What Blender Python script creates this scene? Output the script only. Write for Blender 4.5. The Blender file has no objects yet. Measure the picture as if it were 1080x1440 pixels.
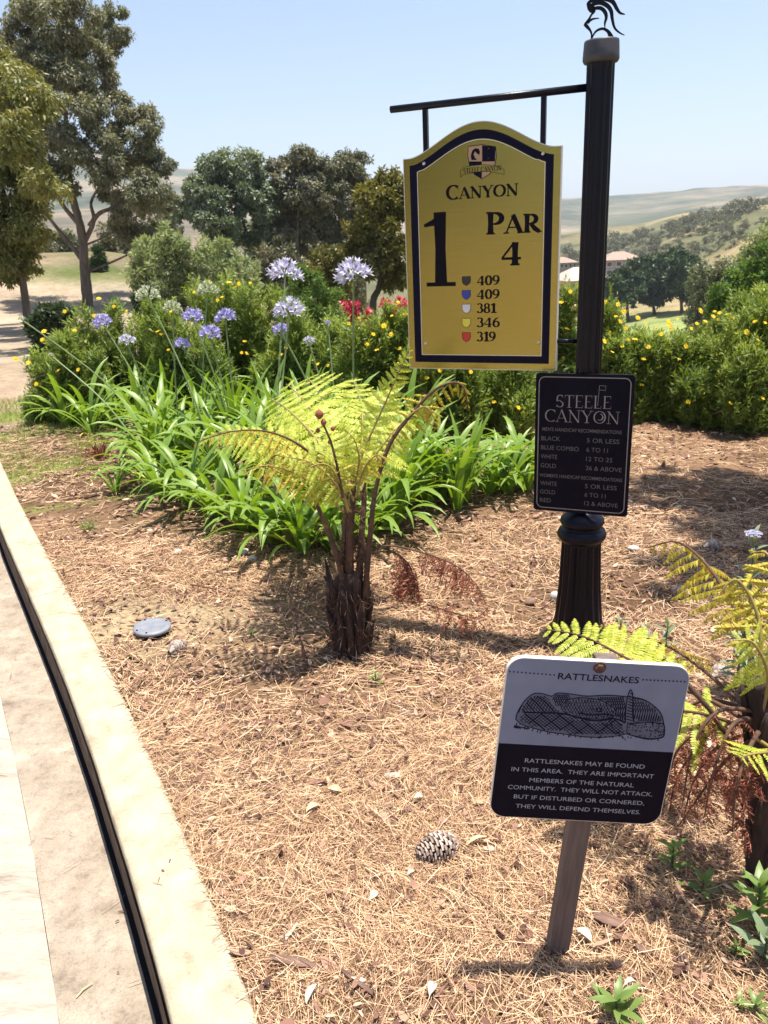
import bpy, math, random
import numpy as np
from mathutils import Vector, Matrix

SC = bpy.context.scene
COL = SC.collection
R = math.radians

# ------------------------------------------------------------------ camera, sky, sun, exposure
EYE = 1.6; FPX = 1109.0; PITCH = R(18.9); ROLL = R(2.6)
cam_d = bpy.data.cameras.new('camera'); cam = bpy.data.objects.new('camera', cam_d); COL.objects.link(cam)
cam_d.sensor_fit = 'VERTICAL'; cam_d.sensor_height = 24.0; cam_d.lens = 24.0*FPX/1440.0
cam_d.clip_start = 0.05; cam_d.clip_end = 9000.0
_F = Vector((0, math.cos(PITCH), -math.sin(PITCH))); _U = Vector((0, math.sin(PITCH), math.cos(PITCH))); _X = Vector((1, 0, 0))
_rx = _X*math.cos(ROLL) + _U*-math.sin(ROLL)      # picture right
_ru = _X*math.sin(ROLL) + _U*math.cos(ROLL)       # picture up
cam.matrix_world = Matrix(((_rx.x, _ru.x, -_F.x, 0), (_rx.y, _ru.y, -_F.y, 0), (_rx.z, _ru.z, -_F.z, EYE), (0, 0, 0, 1)))
cam_d.dof.use_dof = True; cam_d.dof.focus_distance = 2.3; cam_d.dof.aperture_fstop = 6.5
SC.camera = cam

SUN = Vector((0.150, 0.035, 0.985)).normalized()
world = bpy.data.worlds.new('World'); SC.world = world; world.use_nodes = True
wn = world.node_tree.nodes; wl = world.node_tree.links
sky = wn.new('ShaderNodeTexSky'); sky.sky_type = 'NISHITA'; sky.sun_disc = False
sky.sun_elevation = math.asin(SUN.z); sky.sun_rotation = math.atan2(SUN.x, SUN.y)
sky.altitude = 150; sky.air_density = 1.0; sky.dust_density = 1.6; sky.ozone_density = 2.6
wn['Background'].inputs['Strength'].default_value = 0.086
wl.new(sky.outputs[0], wn['Background'].inputs['Color'])
sun_d = bpy.data.lights.new('sun', 'SUN'); sun_d.energy = 5.0; sun_d.angle = R(0.53); sun_d.color = (1.0, 0.925, 0.82)
sun = bpy.data.objects.new('sun', sun_d); COL.objects.link(sun)
sun.rotation_euler = SUN.to_track_quat('Z', 'Y').to_euler(); sun.location = (20, 0, 60)
SC.view_settings.view_transform = 'Standard'; SC.view_settings.look = 'None'
SC.view_settings.exposure = 1.2; SC.view_settings.gamma = 1.0; SC.view_settings.use_curve_mapping = False
SC.render.engine = 'CYCLES'
SC.cycles.max_bounces = 8; SC.cycles.transparent_max_bounces = 8; SC.cycles.volume_bounces = 0

# ------------------------------------------------------------------ surveying: a bearing taken from the photo, met with a plane of the place
cp, sp, cr, sr = math.cos(PITCH), math.sin(PITCH), math.cos(ROLL), math.sin(ROLL)
def ray(x, y):
    u = x-540.0; v = y-720.0
    X = u*cr - v*sr; Y = u*sr + v*cr
    return Vector((X, -Y*sp + FPX*cp, -Y*cp - FPX*sp))
def G(x, y, z=0.0):
    d = ray(x, y); return Vector((0, 0, EYE)) + d*((z-EYE)/d.z)
def AY(x, y, Y):
    d = ray(x, y); return Vector((0, 0, EYE)) + d*(Y/d.y)
def MPP(Y): return Y/FPX*1.0           # metres in one pixel at distance Y
HZ = lambda x: 340.5 + (540-x)*math.tan(ROLL)

# ------------------------------------------------------------------ mesh helpers
def tag(o, label=None, cat=None, group=None, kind=None):
    if label: o['label'] = label
    if cat: o['category'] = cat
    if group: o['group'] = group
    if kind: o['kind'] = kind
    return o
def link(name, me, m, parent=None):
    if m is not None and len(me.materials) == 0: me.materials.append(m)
    o = bpy.data.objects.new(name, me); COL.objects.link(o)
    if parent is not None: o.parent = parent
    return o
def empty(name, loc, label, cat, group=None, rot=(0, 0, 0)):
    o = bpy.data.objects.new(name, None); COL.objects.link(o); o.location = loc; o.rotation_euler = rot
    o.empty_display_size = 0.1
    return tag(o, label, cat, group)
def np_mesh(name, V, Q, smooth=False):
    """V (n,3) verts; Q (m,k) faces of equal size"""
    V = np.ascontiguousarray(V, dtype=np.float32); Q = np.ascontiguousarray(Q, dtype=np.int32)
    me = bpy.data.meshes.new(name); m, k = Q.shape
    me.vertices.add(len(V)); me.vertices.foreach_set('co', V.ravel())
    me.loops.add(m*k); me.loops.foreach_set('vertex_index', Q.ravel())
    me.polygons.add(m); me.polygons.foreach_set('loop_start', np.arange(0, m*k, k, dtype=np.int32))
    if smooth: me.polygons.foreach_set('use_smooth', np.ones(m, dtype=bool))
    me.update(calc_edges=True)
    return me
class MB:
    def __init__(s): s.v = []; s.f = []
    def add(s, V, F):
        b = len(s.v); s.v += [tuple(p) for p in V]; s.f += [tuple(i+b for i in f) for f in F]; return s
    def mesh(s, name, smooth=False):
        me = bpy.data.meshes.new(name); me.from_pydata(s.v, [], s.f); me.update()
        if smooth:
            me.polygons.foreach_set('use_smooth', [True]*len(me.polygons))
        return me
    def build(s, name, m, parent=None, smooth=False, off=None):
        if off is not None: s.v = [(p[0]-off[0], p[1]-off[1], p[2]-off[2]) for p in s.v]
        return link(name, s.mesh(name, smooth), m, parent)
    def box(s, x0, x1, y0, y1, z0, z1, bev=0.0):
        if bev <= 0:
            V = [(x0, y0, z0), (x1, y0, z0), (x1, y1, z0), (x0, y1, z0), (x0, y0, z1), (x1, y0, z1), (x1, y1, z1), (x0, y1, z1)]
            return s.add(V, [(0, 3, 2, 1), (4, 5, 6, 7), (0, 1, 5, 4), (1, 2, 6, 5), (2, 3, 7, 6), (3, 0, 4, 7)])
        b = bev; V = []
        for (z, i) in ((z0, b), (z0+b, 0), (z1-b, 0), (z1, b)):
            V += [(x0+i, y0+i, z), (x1-i, y0+i, z), (x1-i, y1-i, z), (x0+i, y1-i, z)]
        F = [(3, 2, 1, 0), (12, 13, 14, 15)]
        for k in range(3):
            for j in range(4):
                a = k*4+j; c = k*4+(j+1) % 4; F.append((a, c, c+4, a+4))
        return s.add(V, F)
    def tube(s, pts, rad, n=8, cap=True):
        pts = [Vector(p) for p in pts]; V = []; F = []
        up = Vector((0.13, 0.31, 0.94)).normalized()
        for i, p in enumerate(pts):
            t = (pts[min(i+1, len(pts)-1)]-pts[max(i-1, 0)])
            if t.length < 1e-9: t = Vector((0, 0, 1))
            t.normalize()
            a = t.cross(up)
            if a.length < 0.05: a = t.cross(Vector((1, 0, 0)))
            a.normalize(); b = t.cross(a)
            r = rad[i] if hasattr(rad, '__len__') else rad
            for k in range(n):
                w = 2*math.pi*k/n; V.append(p + a*(r*math.cos(w)) + b*(r*math.sin(w)))
        for i in range(len(pts)-1):
            for k in range(n):
                F.append((i*n+k, i*n+(k+1) % n, (i+1)*n+(k+1) % n, (i+1)*n+k))
        if cap: F.append(tuple(range(n-1, -1, -1))); F.append(tuple((len(pts)-1)*n+k for k in range(n)))
        return s.add(V, F)
    def lathe(s, prof, n=24, flute=0.0, nf=0, c=(0, 0), closed=True):
        V = []; F = []
        for (r, z, fl) in [(q+(1,))[:3] if len(q) == 2 else q for q in prof]:
            for k in range(n):
                w = 2*math.pi*k/n
                rr = r*(1-(flute*fl)*(0.5-0.5*math.cos(nf*w))) if nf else r
                V.append((c[0]+rr*math.cos(w), c[1]+rr*math.sin(w), z))
        L = len(prof)
        for i in range(L-1):
            for k in range(n): F.append((i*n+k, i*n+(k+1) % n, (i+1)*n+(k+1) % n, (i+1)*n+k))
        if closed: F.append(tuple(range(n-1, -1, -1))); F.append(tuple((L-1)*n+k for k in range(n)))
        return s.add(V, F)
    def extr(s, poly, y0, y1):
        """polygon (x,z) counter-clockwise seen from the front (-y); y0 front, y1 back"""
        n = len(poly); V = [(p[0], y0, p[1]) for p in poly]+[(p[0], y1, p[1]) for p in poly]
        F = [tuple(range(n)), tuple(range(2*n-1, n-1, -1))]
        for i in range(n): j = (i+1) % n; F.append((j, i, i+n, j+n))
        return s.add(V, F)
    def flat(s, poly, y):
        return s.add([(p[0], y, p[1]) for p in poly], [tuple(range(len(poly)))])
    def stroke(s, pts, w, y, y1=None):
        """flat line with a width per point in the x,z plane"""
        n = len(pts); L = []; Rr = []
        for i in range(n):
            a = pts[max(i-1, 0)]; b = pts[min(i+1, n-1)]
            tx, tz = b[0]-a[0], b[1]-a[1]; l = math.hypot(tx, tz) or 1; tx /= l; tz /= l
            h = (w[i] if hasattr(w, '__len__') else w)*0.5
            L.append((pts[i][0]-tz*h, pts[i][1]+tx*h)); Rr.append((pts[i][0]+tz*h, pts[i][1]-tx*h))
        if y1 is None:
            V = [(p[0], y, p[1]) for p in L]+[(p[0], y, p[1]) for p in Rr]
            return s.add(V, [(n+i, n+i+1, i+1, i) for i in range(n-1)])
        V = [(p[0], y, p[1]) for p in L]+[(p[0], y, p[1]) for p in Rr]+[(p[0], y1, p[1]) for p in L]+[(p[0], y1, p[1]) for p in Rr]
        F = []
        for i in range(n-1):
            F += [(n+i, n+i+1, i+1, i), (2*n+i, 2*n+i+1, 3*n+i+1, 3*n+i), (i, i+1, 2*n+i+1, 2*n+i), (3*n+i, 3*n+i+1, n+i+1, n+i)]
        F += [(0, 2*n, 3*n, n), (n-1, 2*n-1, 4*n-1, 3*n-1)]
        return s.add(V, F)
def bez(pts, n=8):
    """Catmull-Rom through the points"""
    P = [Vector(p) for p in pts]; out = []
    for i in range(len(P)-1):
        a = P[max(i-1, 0)]; b = P[i]; c = P[i+1]; d = P[min(i+2, len(P)-1)]
        for k in range(n):
            t = k/n
            out.append(0.5*((2*b)+(c-a)*t+(2*a-5*b+4*c-d)*t*t+(3*b-a-3*c+d)*t**3))
    out.append(P[-1]); return out
def nrm(a): return a/np.maximum(np.linalg.norm(a, axis=-1, keepdims=True), 1e-9)
def ribbons(P, D, N, L, W, prof, bend=0.0, fold=0.0):
    P = np.asarray(P); n = len(P); S = nrm(np.cross(D, N)); N2 = nrm(np.cross(S, D))
    L = np.broadcast_to(L, (n,)); W = np.broadcast_to(W, (n,)); bend = np.broadcast_to(bend, (n,))
    k = len(prof); V = np.zeros((n, 2*k, 3))
    for i, (t, w) in enumerate(prof):
        c = P + D*(L*t)[:, None] - N2*(bend*L*t*t)[:, None]
        s = S*(W*w*0.5)[:, None]
        V[:, 2*i] = c-s; V[:, 2*i+1] = c+s
    b = (np.arange(n)*2*k)[:, None]
    Q = np.concatenate([b+np.array([[2*i, 2*i+1, 2*i+3, 2*i+2]]) for i in range(k-1)], 0)
    return V.reshape(-1, 3), Q
def rhombi(P, D, N, L, W, fold=0.15):
    S = nrm(np.cross(D, N)); n = len(P); L = np.broadcast_to(L, (n,)); W = np.broadcast_to(W, (n,))
    V = np.zeros((n, 4, 3)); V[:, 0] = P; V[:, 2] = P+D*L[:, None]
    m = P+D*(L*0.45)[:, None]+N*(W*fold)[:, None]
    V[:, 1] = m+S*(W*0.5)[:, None]; V[:, 3] = m-S*(W*0.5)[:, None]
    return V.reshape(-1, 3), (np.arange(n)*4)[:, None]+np.array([[0, 1, 2, 3]])
def join(lst):
    Vs = []; Qs = []; b = 0
    for V, Q in lst: Vs.append(V); Qs.append(Q+b); b += len(V)
    return np.concatenate(Vs), np.concatenate(Qs)
def rdir(rng, n): return nrm(rng.normal(size=(n, 3)))

# ------------------------------------------------------------------ materials
def _new(name):
    m = bpy.data.materials.new(name); m.use_nodes = True
    nt = m.node_tree; return m, nt, nt.nodes, nt.links, nt.nodes['Principled BSDF']
def ramp(nodes, stops):
    r = nodes.new('ShaderNodeValToRGB'); e = r.color_ramp.elements
    e[0].position, e[0].color = stops[0][0], (*stops[0][1], 1); e[1].position, e[1].color = stops[-1][0], (*stops[-1][1], 1)
    for p, c in stops[1:-1]:
        q = e.new(p); q.color = (*c, 1)
    return r
def mat(name, stops, rough=0.8, metal=0.0, scale=8.0, detail=5.0, bump=0.0, bscale=None, spec=0.5, coord='Object', stretch=(1, 1, 1), coat=0.0, grain=0, gamp=.3, rotz=0.0):
    m, nt, N, L, b = _new(name)
    if isinstance(stops, tuple): stops = [(0, stops), (1, stops)]
    tc = N.new('ShaderNodeTexCoord'); mp = N.new('ShaderNodeMapping'); mp.inputs['Scale'].default_value = stretch; mp.inputs['Rotation'].default_value = (0, 0, rotz)
    L.new(tc.outputs[coord], mp.inputs[0])
    nz = N.new('ShaderNodeTexNoise'); nz.inputs['Scale'].default_value = scale; nz.inputs['Detail'].default_value = detail; nz.inputs['Roughness'].default_value = 0.62
    L.new(mp.outputs[0], nz.inputs['Vector'])
    r = ramp(N, stops); L.new(nz.outputs['Fac'], r.inputs[0]); last = r.outputs[0]
    if grain:
        for gs, ga in ((grain, gamp), (grain*.13, gamp*.8)):
            g = N.new('ShaderNodeTexNoise'); g.inputs['Scale'].default_value = gs; g.inputs['Detail'].default_value = 8; g.inputs['Roughness'].default_value = .75; L.new(mp.outputs[0], g.inputs['Vector'])
            gr = ramp(N, [(.32, (1-ga*1.3,)*3), (.46, (1-ga*.25,)*3), (.7, (1+ga*.35,)*3)]); L.new(g.outputs['Fac'], gr.inputs[0])
            x = N.new('ShaderNodeMix'); x.data_type = 'RGBA'; x.blend_type = 'MULTIPLY'; x.inputs[0].default_value = 1; L.new(last, x.inputs[6]); L.new(gr.outputs[0], x.inputs[7]); last = x.outputs[2]
    L.new(last, b.inputs['Base Color'])
    b.inputs['Roughness'].default_value = rough; b.inputs['Metallic'].default_value = metal
    b.inputs['Specular IOR Level'].default_value = spec; b.inputs['Coat Weight'].default_value = coat
    if bump:
        n2 = N.new('ShaderNodeTexNoise'); n2.inputs['Scale'].default_value = bscale or scale*4; n2.inputs['Detail'].default_value = 6
        L.new(mp.outputs[0], n2.inputs['Vector'])
        bp = N.new('ShaderNodeBump'); bp.inputs['Strength'].default_value = 1.0; bp.inputs['Distance'].default_value = bump
        L.new(n2.outputs['Fac'], bp.inputs['Height']); L.new(bp.outputs[0], b.inputs['Normal'])
    return m
def leafmat(name, stops, trans=0.35, rough=0.5, tint=(1.25, 1.15, 0.5), spec=0.35, big=0.0):
    """each leaf (mesh island) takes its own tone; light also passes through"""
    m, nt, N, L, b = _new(name)
    g = N.new('ShaderNodeNewGeometry'); r = ramp(N, stops)
    if big > 0:
        oi = N.new('ShaderNodeTexCoord'); nz = N.new('ShaderNodeTexNoise'); nz.inputs['Scale'].default_value = big; nz.inputs['Detail'].default_value = 2
        L.new(oi.outputs['Object'], nz.inputs['Vector'])
        mx = N.new('ShaderNodeMix'); mx.data_type = 'FLOAT'; mx.inputs[0].default_value = 0.55
        mr = N.new('ShaderNodeMapRange'); mr.inputs[1].default_value = 0.3; mr.inputs[2].default_value = 0.7
        L.new(nz.outputs['Fac'], mr.inputs[0])
        L.new(g.outputs['Random Per Island'], mx.inputs[2]); L.new(mr.outputs[0], mx.inputs[3]); L.new(mx.outputs[0], r.inputs[0])
    else:
        L.new(g.outputs['Random Per Island'], r.inputs[0])
    L.new(r.outputs[0], b.inputs['Base Color']); b.inputs['Roughness'].default_value = rough; b.inputs['Specular IOR Level'].default_value = spec
    t = N.new('ShaderNodeBsdfTranslucent'); mt = N.new('ShaderNodeMix'); mt.data_type = 'RGBA'; mt.blend_type = 'MULTIPLY'; mt.inputs[0].default_value = 1
    L.new(r.outputs[0], mt.inputs[6]); mt.inputs[7].default_value = (*tint, 1); L.new(mt.outputs[2], t.inputs['Color'])
    mix = N.new('ShaderNodeMixShader'); mix.inputs[0].default_value = trans
    L.new(b.outputs[0], mix.inputs[1]); L.new(t.outputs[0], mix.inputs[2]); L.new(mix.outputs[0], N['Material Output'].inputs['Surface'])
    return m
M = {}
M['black_paint'] = mat('black_paint', [(0.3, (0.0015, 0.0015, 0.006)), (0.7, (0.003, 0.003, 0.009))], rough=0.34, scale=30, bump=0.0004, spec=0.2)
M['cap_metal'] = mat('cap_metal', [(0.3, (0.020, 0.021, 0.028)), (0.7, (0.05, 0.05, 0.058))], rough=0.55, scale=25)
M['navy_print'] = mat('navy_print', (0.003, 0.003, 0.016), rough=0.5, spec=0.1)
M['black_print'] = mat('black_print', (0.003, 0.002, 0.007), rough=0.5, spec=0.1)
M['screw'] = mat('screw_metal', (0.5, 0.5, 0.5), rough=0.3, metal=1.0)
M['white_edge'] = mat('white_edge', (0.62, 0.6, 0.55), rough=0.5)
M['sign_grey'] = mat('sign_grey', [(0.3, (0.125, 0.145, 0.225)), (0.7, (0.155, 0.178, 0.27))], rough=0.55, scale=14, detail=8)
M['sign_black'] = mat('sign_black', [(0.3, (0.002, 0.002, 0.008)), (0.7, (0.005, 0.004, 0.012))], spec=0.08, rough=0.5, scale=20, detail=8)
M['grey_print'] = mat('grey_print', (0.085, 0.08, 0.085), rough=0.6)
M['silver_print'] = mat('silver_print', (0.20, 0.185, 0.18), rough=0.5)
M['pale_print'] = mat('pale_print', (0.25, 0.27, 0.34), rough=0.6)
M['ink'] = mat('ink', (0.006, 0.006, 0.02), rough=0.6, spec=.1)
M['stake'] = mat('weathered_stake', [(0.25, (0.07, 0.048, 0.042)), (0.5, (0.115, 0.083, 0.073)), (0.8, (0.17, 0.125, 0.11))], rough=0.8, scale=6, detail=8, stretch=(14, 14, 1), bump=0.0006, bscale=9)
M['rust'] = mat('rusty_bolt', [(0.3, (0.03, 0.014, 0.010)), (0.7, (0.09, 0.035, 0.022))], rough=0.7, scale=120, bump=0.0005)
for nm, c in dict(black=(0.01, 0.01, 0.012), blue=(0.015, 0.03, 0.30), white=(0.55, 0.56, 0.6), yellow=(0.62, 0.55, 0.06), red=(0.45, 0.02, 0.015), tan=(0.35, 0.22, 0.13)).items():
    M['marker_'+nm] = mat('marker_'+nm, c, rough=0.45)
def gold_mat():
    m, nt, N, L, b = _new('gold_plate')
    tc = N.new('ShaderNodeTexCoord'); mp = N.new('ShaderNodeMapping'); mp.inputs['Scale'].default_value = (1.2, 1, 60)
    L.new(tc.outputs['Object'], mp.inputs[0]); nz = N.new('ShaderNodeTexNoise'); nz.inputs['Scale'].default_value = 5; nz.inputs['Detail'].default_value = 6
    L.new(mp.outputs[0], nz.inputs['Vector']); r = ramp(N, [(0.3, (0.27, 0.225, 0.052)), (0.7, (0.31, 0.26, 0.065))]); L.new(nz.outputs['Fac'], r.inputs[0])
    L.new(r.outputs[0], b.inputs['Base Color']); b.inputs['Metallic'].default_value = 0.75; b.inputs['Roughness'].default_value = 0.22
    return m
M['gold'] = gold_mat()

# ------------------------------------------------------------------ terrain
CURB_A = [(0, 721), (28, 782), (53, 849), (78, 907), (103, 960), (156, 1101), (182, 1180), (201, 1236), (222, 1319), (250, 1440)]
CURB_B = [(0, 668), (33, 727), (69, 796), (86, 832), (122, 890), (154, 960), (211, 1074), (251, 1180), (292, 1283), (322, 1363), (346, 1440)]
ca = [G(*q) for q in CURB_A]; cb = [G(*q) for q in CURB_B]
cc = [Vector((-7.20, 13.6, 0)), Vector((-5.30, 9.95, 0)), Vector((-3.85, 7.35, 0))]
def resample(L, n):
    L = [Vector(p) for p in L]; d = [0]
    for a, b in zip(L, L[1:]): d.append(d[-1]+(b-a).length)
    out = []
    for i in range(n):
        s = d[-1]*i/(n-1); j = max(k for k in range(len(d)) if d[k] <= s+1e-9); j = min(j, len(L)-2)
        out.append(L[j].lerp(L[j+1], (s-d[j])/max(d[j+1]-d[j], 1e-9)))
    return out
rawc = [(p+q)/2 for p, q in zip(resample(ca, 60), resample(cb, 60))]
# smooth centre line: quadratic fit x(y), carried on straight at both ends
yy = np.array([p.y for p in rawc]); xx = np.array([p.x for p in rawc]); cf = np.polyfit(yy, xx, 3)
Y0, Y1 = float(yy.min()), float(yy.max())
def curb_x(y):
    y = np.asarray(y, float); yc = np.clip(y, Y0, Y1); d = np.polyder(cf)
    return np.polyval(cf, yc) + np.where(y < Y0, (y-Y0)*np.polyval(d, Y0), 0) + np.where(y > Y1, (y-Y1)*np.polyval(d, Y1), 0)
def curb_dist(x, y):
    """signed distance from the kerb's centre line, + on the bed side"""
    s = (curb_x(y+0.05)-curb_x(y-0.05))/0.1
    return (x-curb_x(y))/np.sqrt(1+s*s)
KW = 0.17
cols = np.array([-700, -200, 0, 150, 300, 450, 600, 800, 900, 1000, 1080, 1400, 2000], float)
rings = np.array([1, 9, 12, 17, 30, 45, 70, 110, 150, 220, 400, 900, 2500, 4500], float)
TZ = np.array([
 # -700 -200    0   150   300   450   600   800   900  1000  1080  1400 2000
 [0, 0, 0, 0, 0, 0, 0, 0, 0, 0, 0, 0, 0],
 [0, 0, 0, 0, 0, 0, 0, 0, 0, 0, 0, 0, 0],
 [0, 0, 0, 0, 0, -.05, -.1, -.2, -.2, -.1, .05, .2, .2],
 [0.1, 0, -.05, -.05, -.1, -.3, -.6, -.9, -.9, -.5, 0, .4, .5],
 [.3, .1, -.1, -.2, -.5, -1.0, -1.8, -2.8, -2.9, -2.2, -.9, .5, 1],
 [2.4, 2.2, 2.0, 1.9, .8, -1.6, -3.2, -5.0, -5.2, -4.2, -2.2, .8, 2],
 [1.8, 1.6, 1.4, 1.2, -1, -4, -5.5, -7.3, -7.5, -6.5, -4.0, 1, 4],
 [-3, -4, -5, -6, -7, -8, -9, -11.0, -11.2, -10.0, -6, 1, 6],
 [-8, -9, -10, -11, -12, -12, -12.5, -14.0, -14.0, -13.0, -7, 3, 9],
 [-12, -14, -16, -16, -16, -16, -15.5, -14.2, -13.6, -10.5, -5, 6, 14],
 [-10, -12, -14, -14, -14, -13, -12, -9, -4, 4.5, 9.0, 22, 30],
 [40, 42, 44, 44, 36, 20, 10, 6, 8, 14, 16, 40, 50],
 [230, 240, 250, 243, 190, 120, 96, 88, 86, 88, 84, 110, 140],
 [200, 200, 200, 200, 160, 110, 90, 90, 90, 100, 110, 150, 160]], float)
colang = np.arctan2((cols-540.0), FPX*cp+380*sp)   # bearing of each column near the horizon
lr = np.log(rings)
def vnoise(x, y, s, seed=0):
    x = np.asarray(x)*s; y = np.asarray(y)*s; xi = np.floor(x).astype(np.int64); yi = np.floor(y).astype(np.int64)
    fx = x-xi; fy = y-yi; fx = fx*fx*(3-2*fx); fy = fy*fy*(3-2*fy)
    def h(a, b):
        n = (a*374761393 + b*668265263 + seed*974634777) & 0x7fffffff; n = (n ^ (n >> 13))*1274126177 & 0x7fffffff
        return ((n ^ (n >> 16)) & 0xffff)/65535.0
    return (h(xi, yi)*(1-fx)+h(xi+1, yi)*fx)*(1-fy)+(h(xi, yi+1)*(1-fx)+h(xi+1, yi+1)*fx)*fy
def fbm(x, y, s, seed=0, o=4):
    r = 0; a = 0.5
    for i in range(o): r = r+a*vnoise(x, y, s*2**i, seed+i*7); a *= 0.5
    return r/(1-0.5**o)
def ground_z(x, y):
    x = np.asarray(x, float); y = np.asarray(y, float)
    d = np.hypot(x, y); a = np.arctan2(x, np.maximum(y, 1e-6)); a = np.where(y <= 0, np.sign(x)*1.2, a)
    ac = np.clip(a, colang[0], colang[-1]); ia = np.clip(np.searchsorted(colang, ac)-1, 0, len(cols)-2)
    ta = (ac-colang[ia])/(colang[ia+1]-colang[ia]); ta = ta*ta*(3-2*ta)
    l = np.clip(np.log(np.maximum(d, 1.0)), lr[0], lr[-1]); il = np.clip(np.searchsorted(lr, l)-1, 0, len(lr)-2)
    tl = (l-lr[il])/(lr[il+1]-lr[il]); tl = tl*tl*(3-2*tl)*0.6+tl*0.4
    z = (TZ[il, ia]*(1-ta)+TZ[il, ia+1]*ta)*(1-tl)+(TZ[il+1, ia]*(1-ta)+TZ[il+1, ia+1]*ta)*tl
    z = np.where(y <= 0, 0, z)
    far = np.clip((d-10)/60, 0, 1)
    z = z + far*(fbm(x, y, 0.03, 3)-.5)*1.6 + np.clip((d-300)/500, 0, 1)*(fbm(x, y, 0.004, 9)-.5)*22 + np.clip((d-1200)/900, 0, 1)*(fbm(x, y, 0.0016, 5, 5)-.5)*60
    near = np.clip(1-(d-9)/6, 0, 1)
    bed = -0.018 + (fbm(x, y, 2.2, 1)-.5)*0.035 + (fbm(x, y, 11, 2, 3)-.5)*0.012
    cd = curb_dist(x, y)
    side = np.clip((cd-0.0)/0.1, 0, 1)
    flat = np.clip((cd-0.07)/0.25, 0, 1)
    bedz = np.where(cd > 0, -0.012 + (bed+0.012)*flat, -0.012)
    z = z*1.0 + near*bedz
    # the road lies a kerb's height lower: let the earth sink under it
    inroad = (np.clip((0.03-cd)/0.07, 0, 1))*(y < 16)*(cd > -9)*(y > -12)
    return z - inroad*0.30*np.clip((16-y)/3, 0, 1)
def gz(x, y): return float(ground_z(np.array([x]), np.array([y]))[0])

def px_of(x, y, z):
    qy = y*cp-(z-EYE)*sp; X = x/qy*FPX; Y = -(y*sp+(z-EYE)*cp)/qy*FPX
    return 540+X*cr+Y*sr, 720-X*sr+Y*cr
def albedo(x, y, z):
    d = np.hypot(x, y); n = fbm(x, y, 0.9, 21); n2 = fbm(x, y, 0.12, 31); n3 = fbm(x, y, 0.02, 41)
    qy = np.maximum(y*cp-(z-EYE)*sp, 0.05); u = 540+x/qy*FPX
    def C(*c): return np.array(c)[None, :]*np.ones((len(x), 1))
    def mixc(a, b, t): t = np.clip(t, 0, 1)[:, None]; return a*(1-t)+b*t
    col = mixc(C(.14, .082, .05), C(.28, .175, .11), (n-.3)*2.5)               # mulch of the bed
    bare = np.exp(-(((x+1.12)/.45)**2+((y-3.3)/.35)**2))                        # bare tan earth round the valve
    col = mixc(col, C(.42, .31, .20), bare*1.3)
    lf = np.clip((d-7.2)/1.5+(n-.5)*1.5, 0, 1)*(x < -2.2)
    dirt = mixc(C(.30, .215, .155), C(.47, .375, .285), (n2-.3)*2.5+(n-.5))
    col = mixc(col, dirt, lf)
    lawn = np.clip((curb_dist(x, y) < 1.3)*1.0*(curb_dist(x, y) > 0)*(d > 5.6)*(d < 9.5)*(0.5+n), 0, 1)
    col = mixc(col, C(.23, .27, .07), lawn*np.clip((n-.30)*6, 0, 1))
    # grass bands on the sandy slope
    slope = np.clip((d-32)/5, 0, 1)*(x < -4)
    g1 = np.clip((fbm(x*.6+y*.35, y*1.0, .13, 51)-.53)*9, 0, 1)*slope
    col = mixc(col, C(.15, .17, .06), g1*np.clip((47-d)/4, 0, 1))
    # falling ground behind the bed on the right
    rt = np.clip((d-9)/4, 0, 1)*(x > -2.2)
    col = mixc(col, mixc(C(.18, .20, .07), C(.30, .25, .13), (n2-.35)*3), rt)
    fair = np.clip((d-42)/10, 0, 1)*np.clip((162-d)/12, 0, 1)*np.clip((x/np.maximum(y, 1)-.02)/.06, 0, 1)
    col = mixc(col, mixc(C(.24, .29, .10), C(.30, .33, .13), (n3-.3)*2), fair)
    hill = np.clip((d-165)/30, 0, 1)
    hc = mixc(C(.25, .205, .115), C(.11, .115, .06), (fbm(x, y, .035, 61)-.33)*4)
    hc = mixc(hc, C(.17, .135, .10), np.clip((-x-20)/40, 0, 1)*.85)
    hc = mixc(hc, C(.44, .32, .21), np.clip((260-d)/60, 0, 1)*np.clip((n3-.3)*5, 0, 1)*(x > 20))
    col = mixc(col, hc, hill)
    vf = np.clip((d-600)/300, 0, 1)
    mc = mixc(C(.25, .21, .16), C(.085, .10, .07), (fbm(x, y, .006, 71)-.30)*4)
    col = mixc(col, mc, vf)
    return col
az = np.unique(np.concatenate([np.radians(np.linspace(-180, -52, 44)), np.radians(np.linspace(-52, 52, 420)), np.radians(np.linspace(52, 180, 44))]))
rad = np.concatenate([[0.02], np.geomspace(0.3, 12, 190), np.geomspace(12.4, 5200, 210)])
na, nr = len(az)-1, len(rad)
A_, R_ = np.meshgrid(az[:-1], rad); gx = (R_*np.sin(A_)).ravel(); gy = (R_*np.cos(A_)).ravel(); gzv = ground_z(gx, gy)
idx = np.arange(na*nr).reshape(nr, na); i2 = np.roll(idx, -1, axis=1)
Qg = np.stack([idx[:-1], i2[:-1], i2[1:], idx[1:]], -1).reshape(-1, 4)[:, ::-1]
me = np_mesh('ground', np.stack([gx, gy, gzv], 1), Qg, True)
ca_ = me.color_attributes.new('soil', 'FLOAT_COLOR', 'POINT'); cc4 = np.ones((len(gx), 4), np.float32); cc4[:, :3] = albedo(gx, gy, gzv); ca_.data.foreach_set('color', cc4.ravel())
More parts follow.
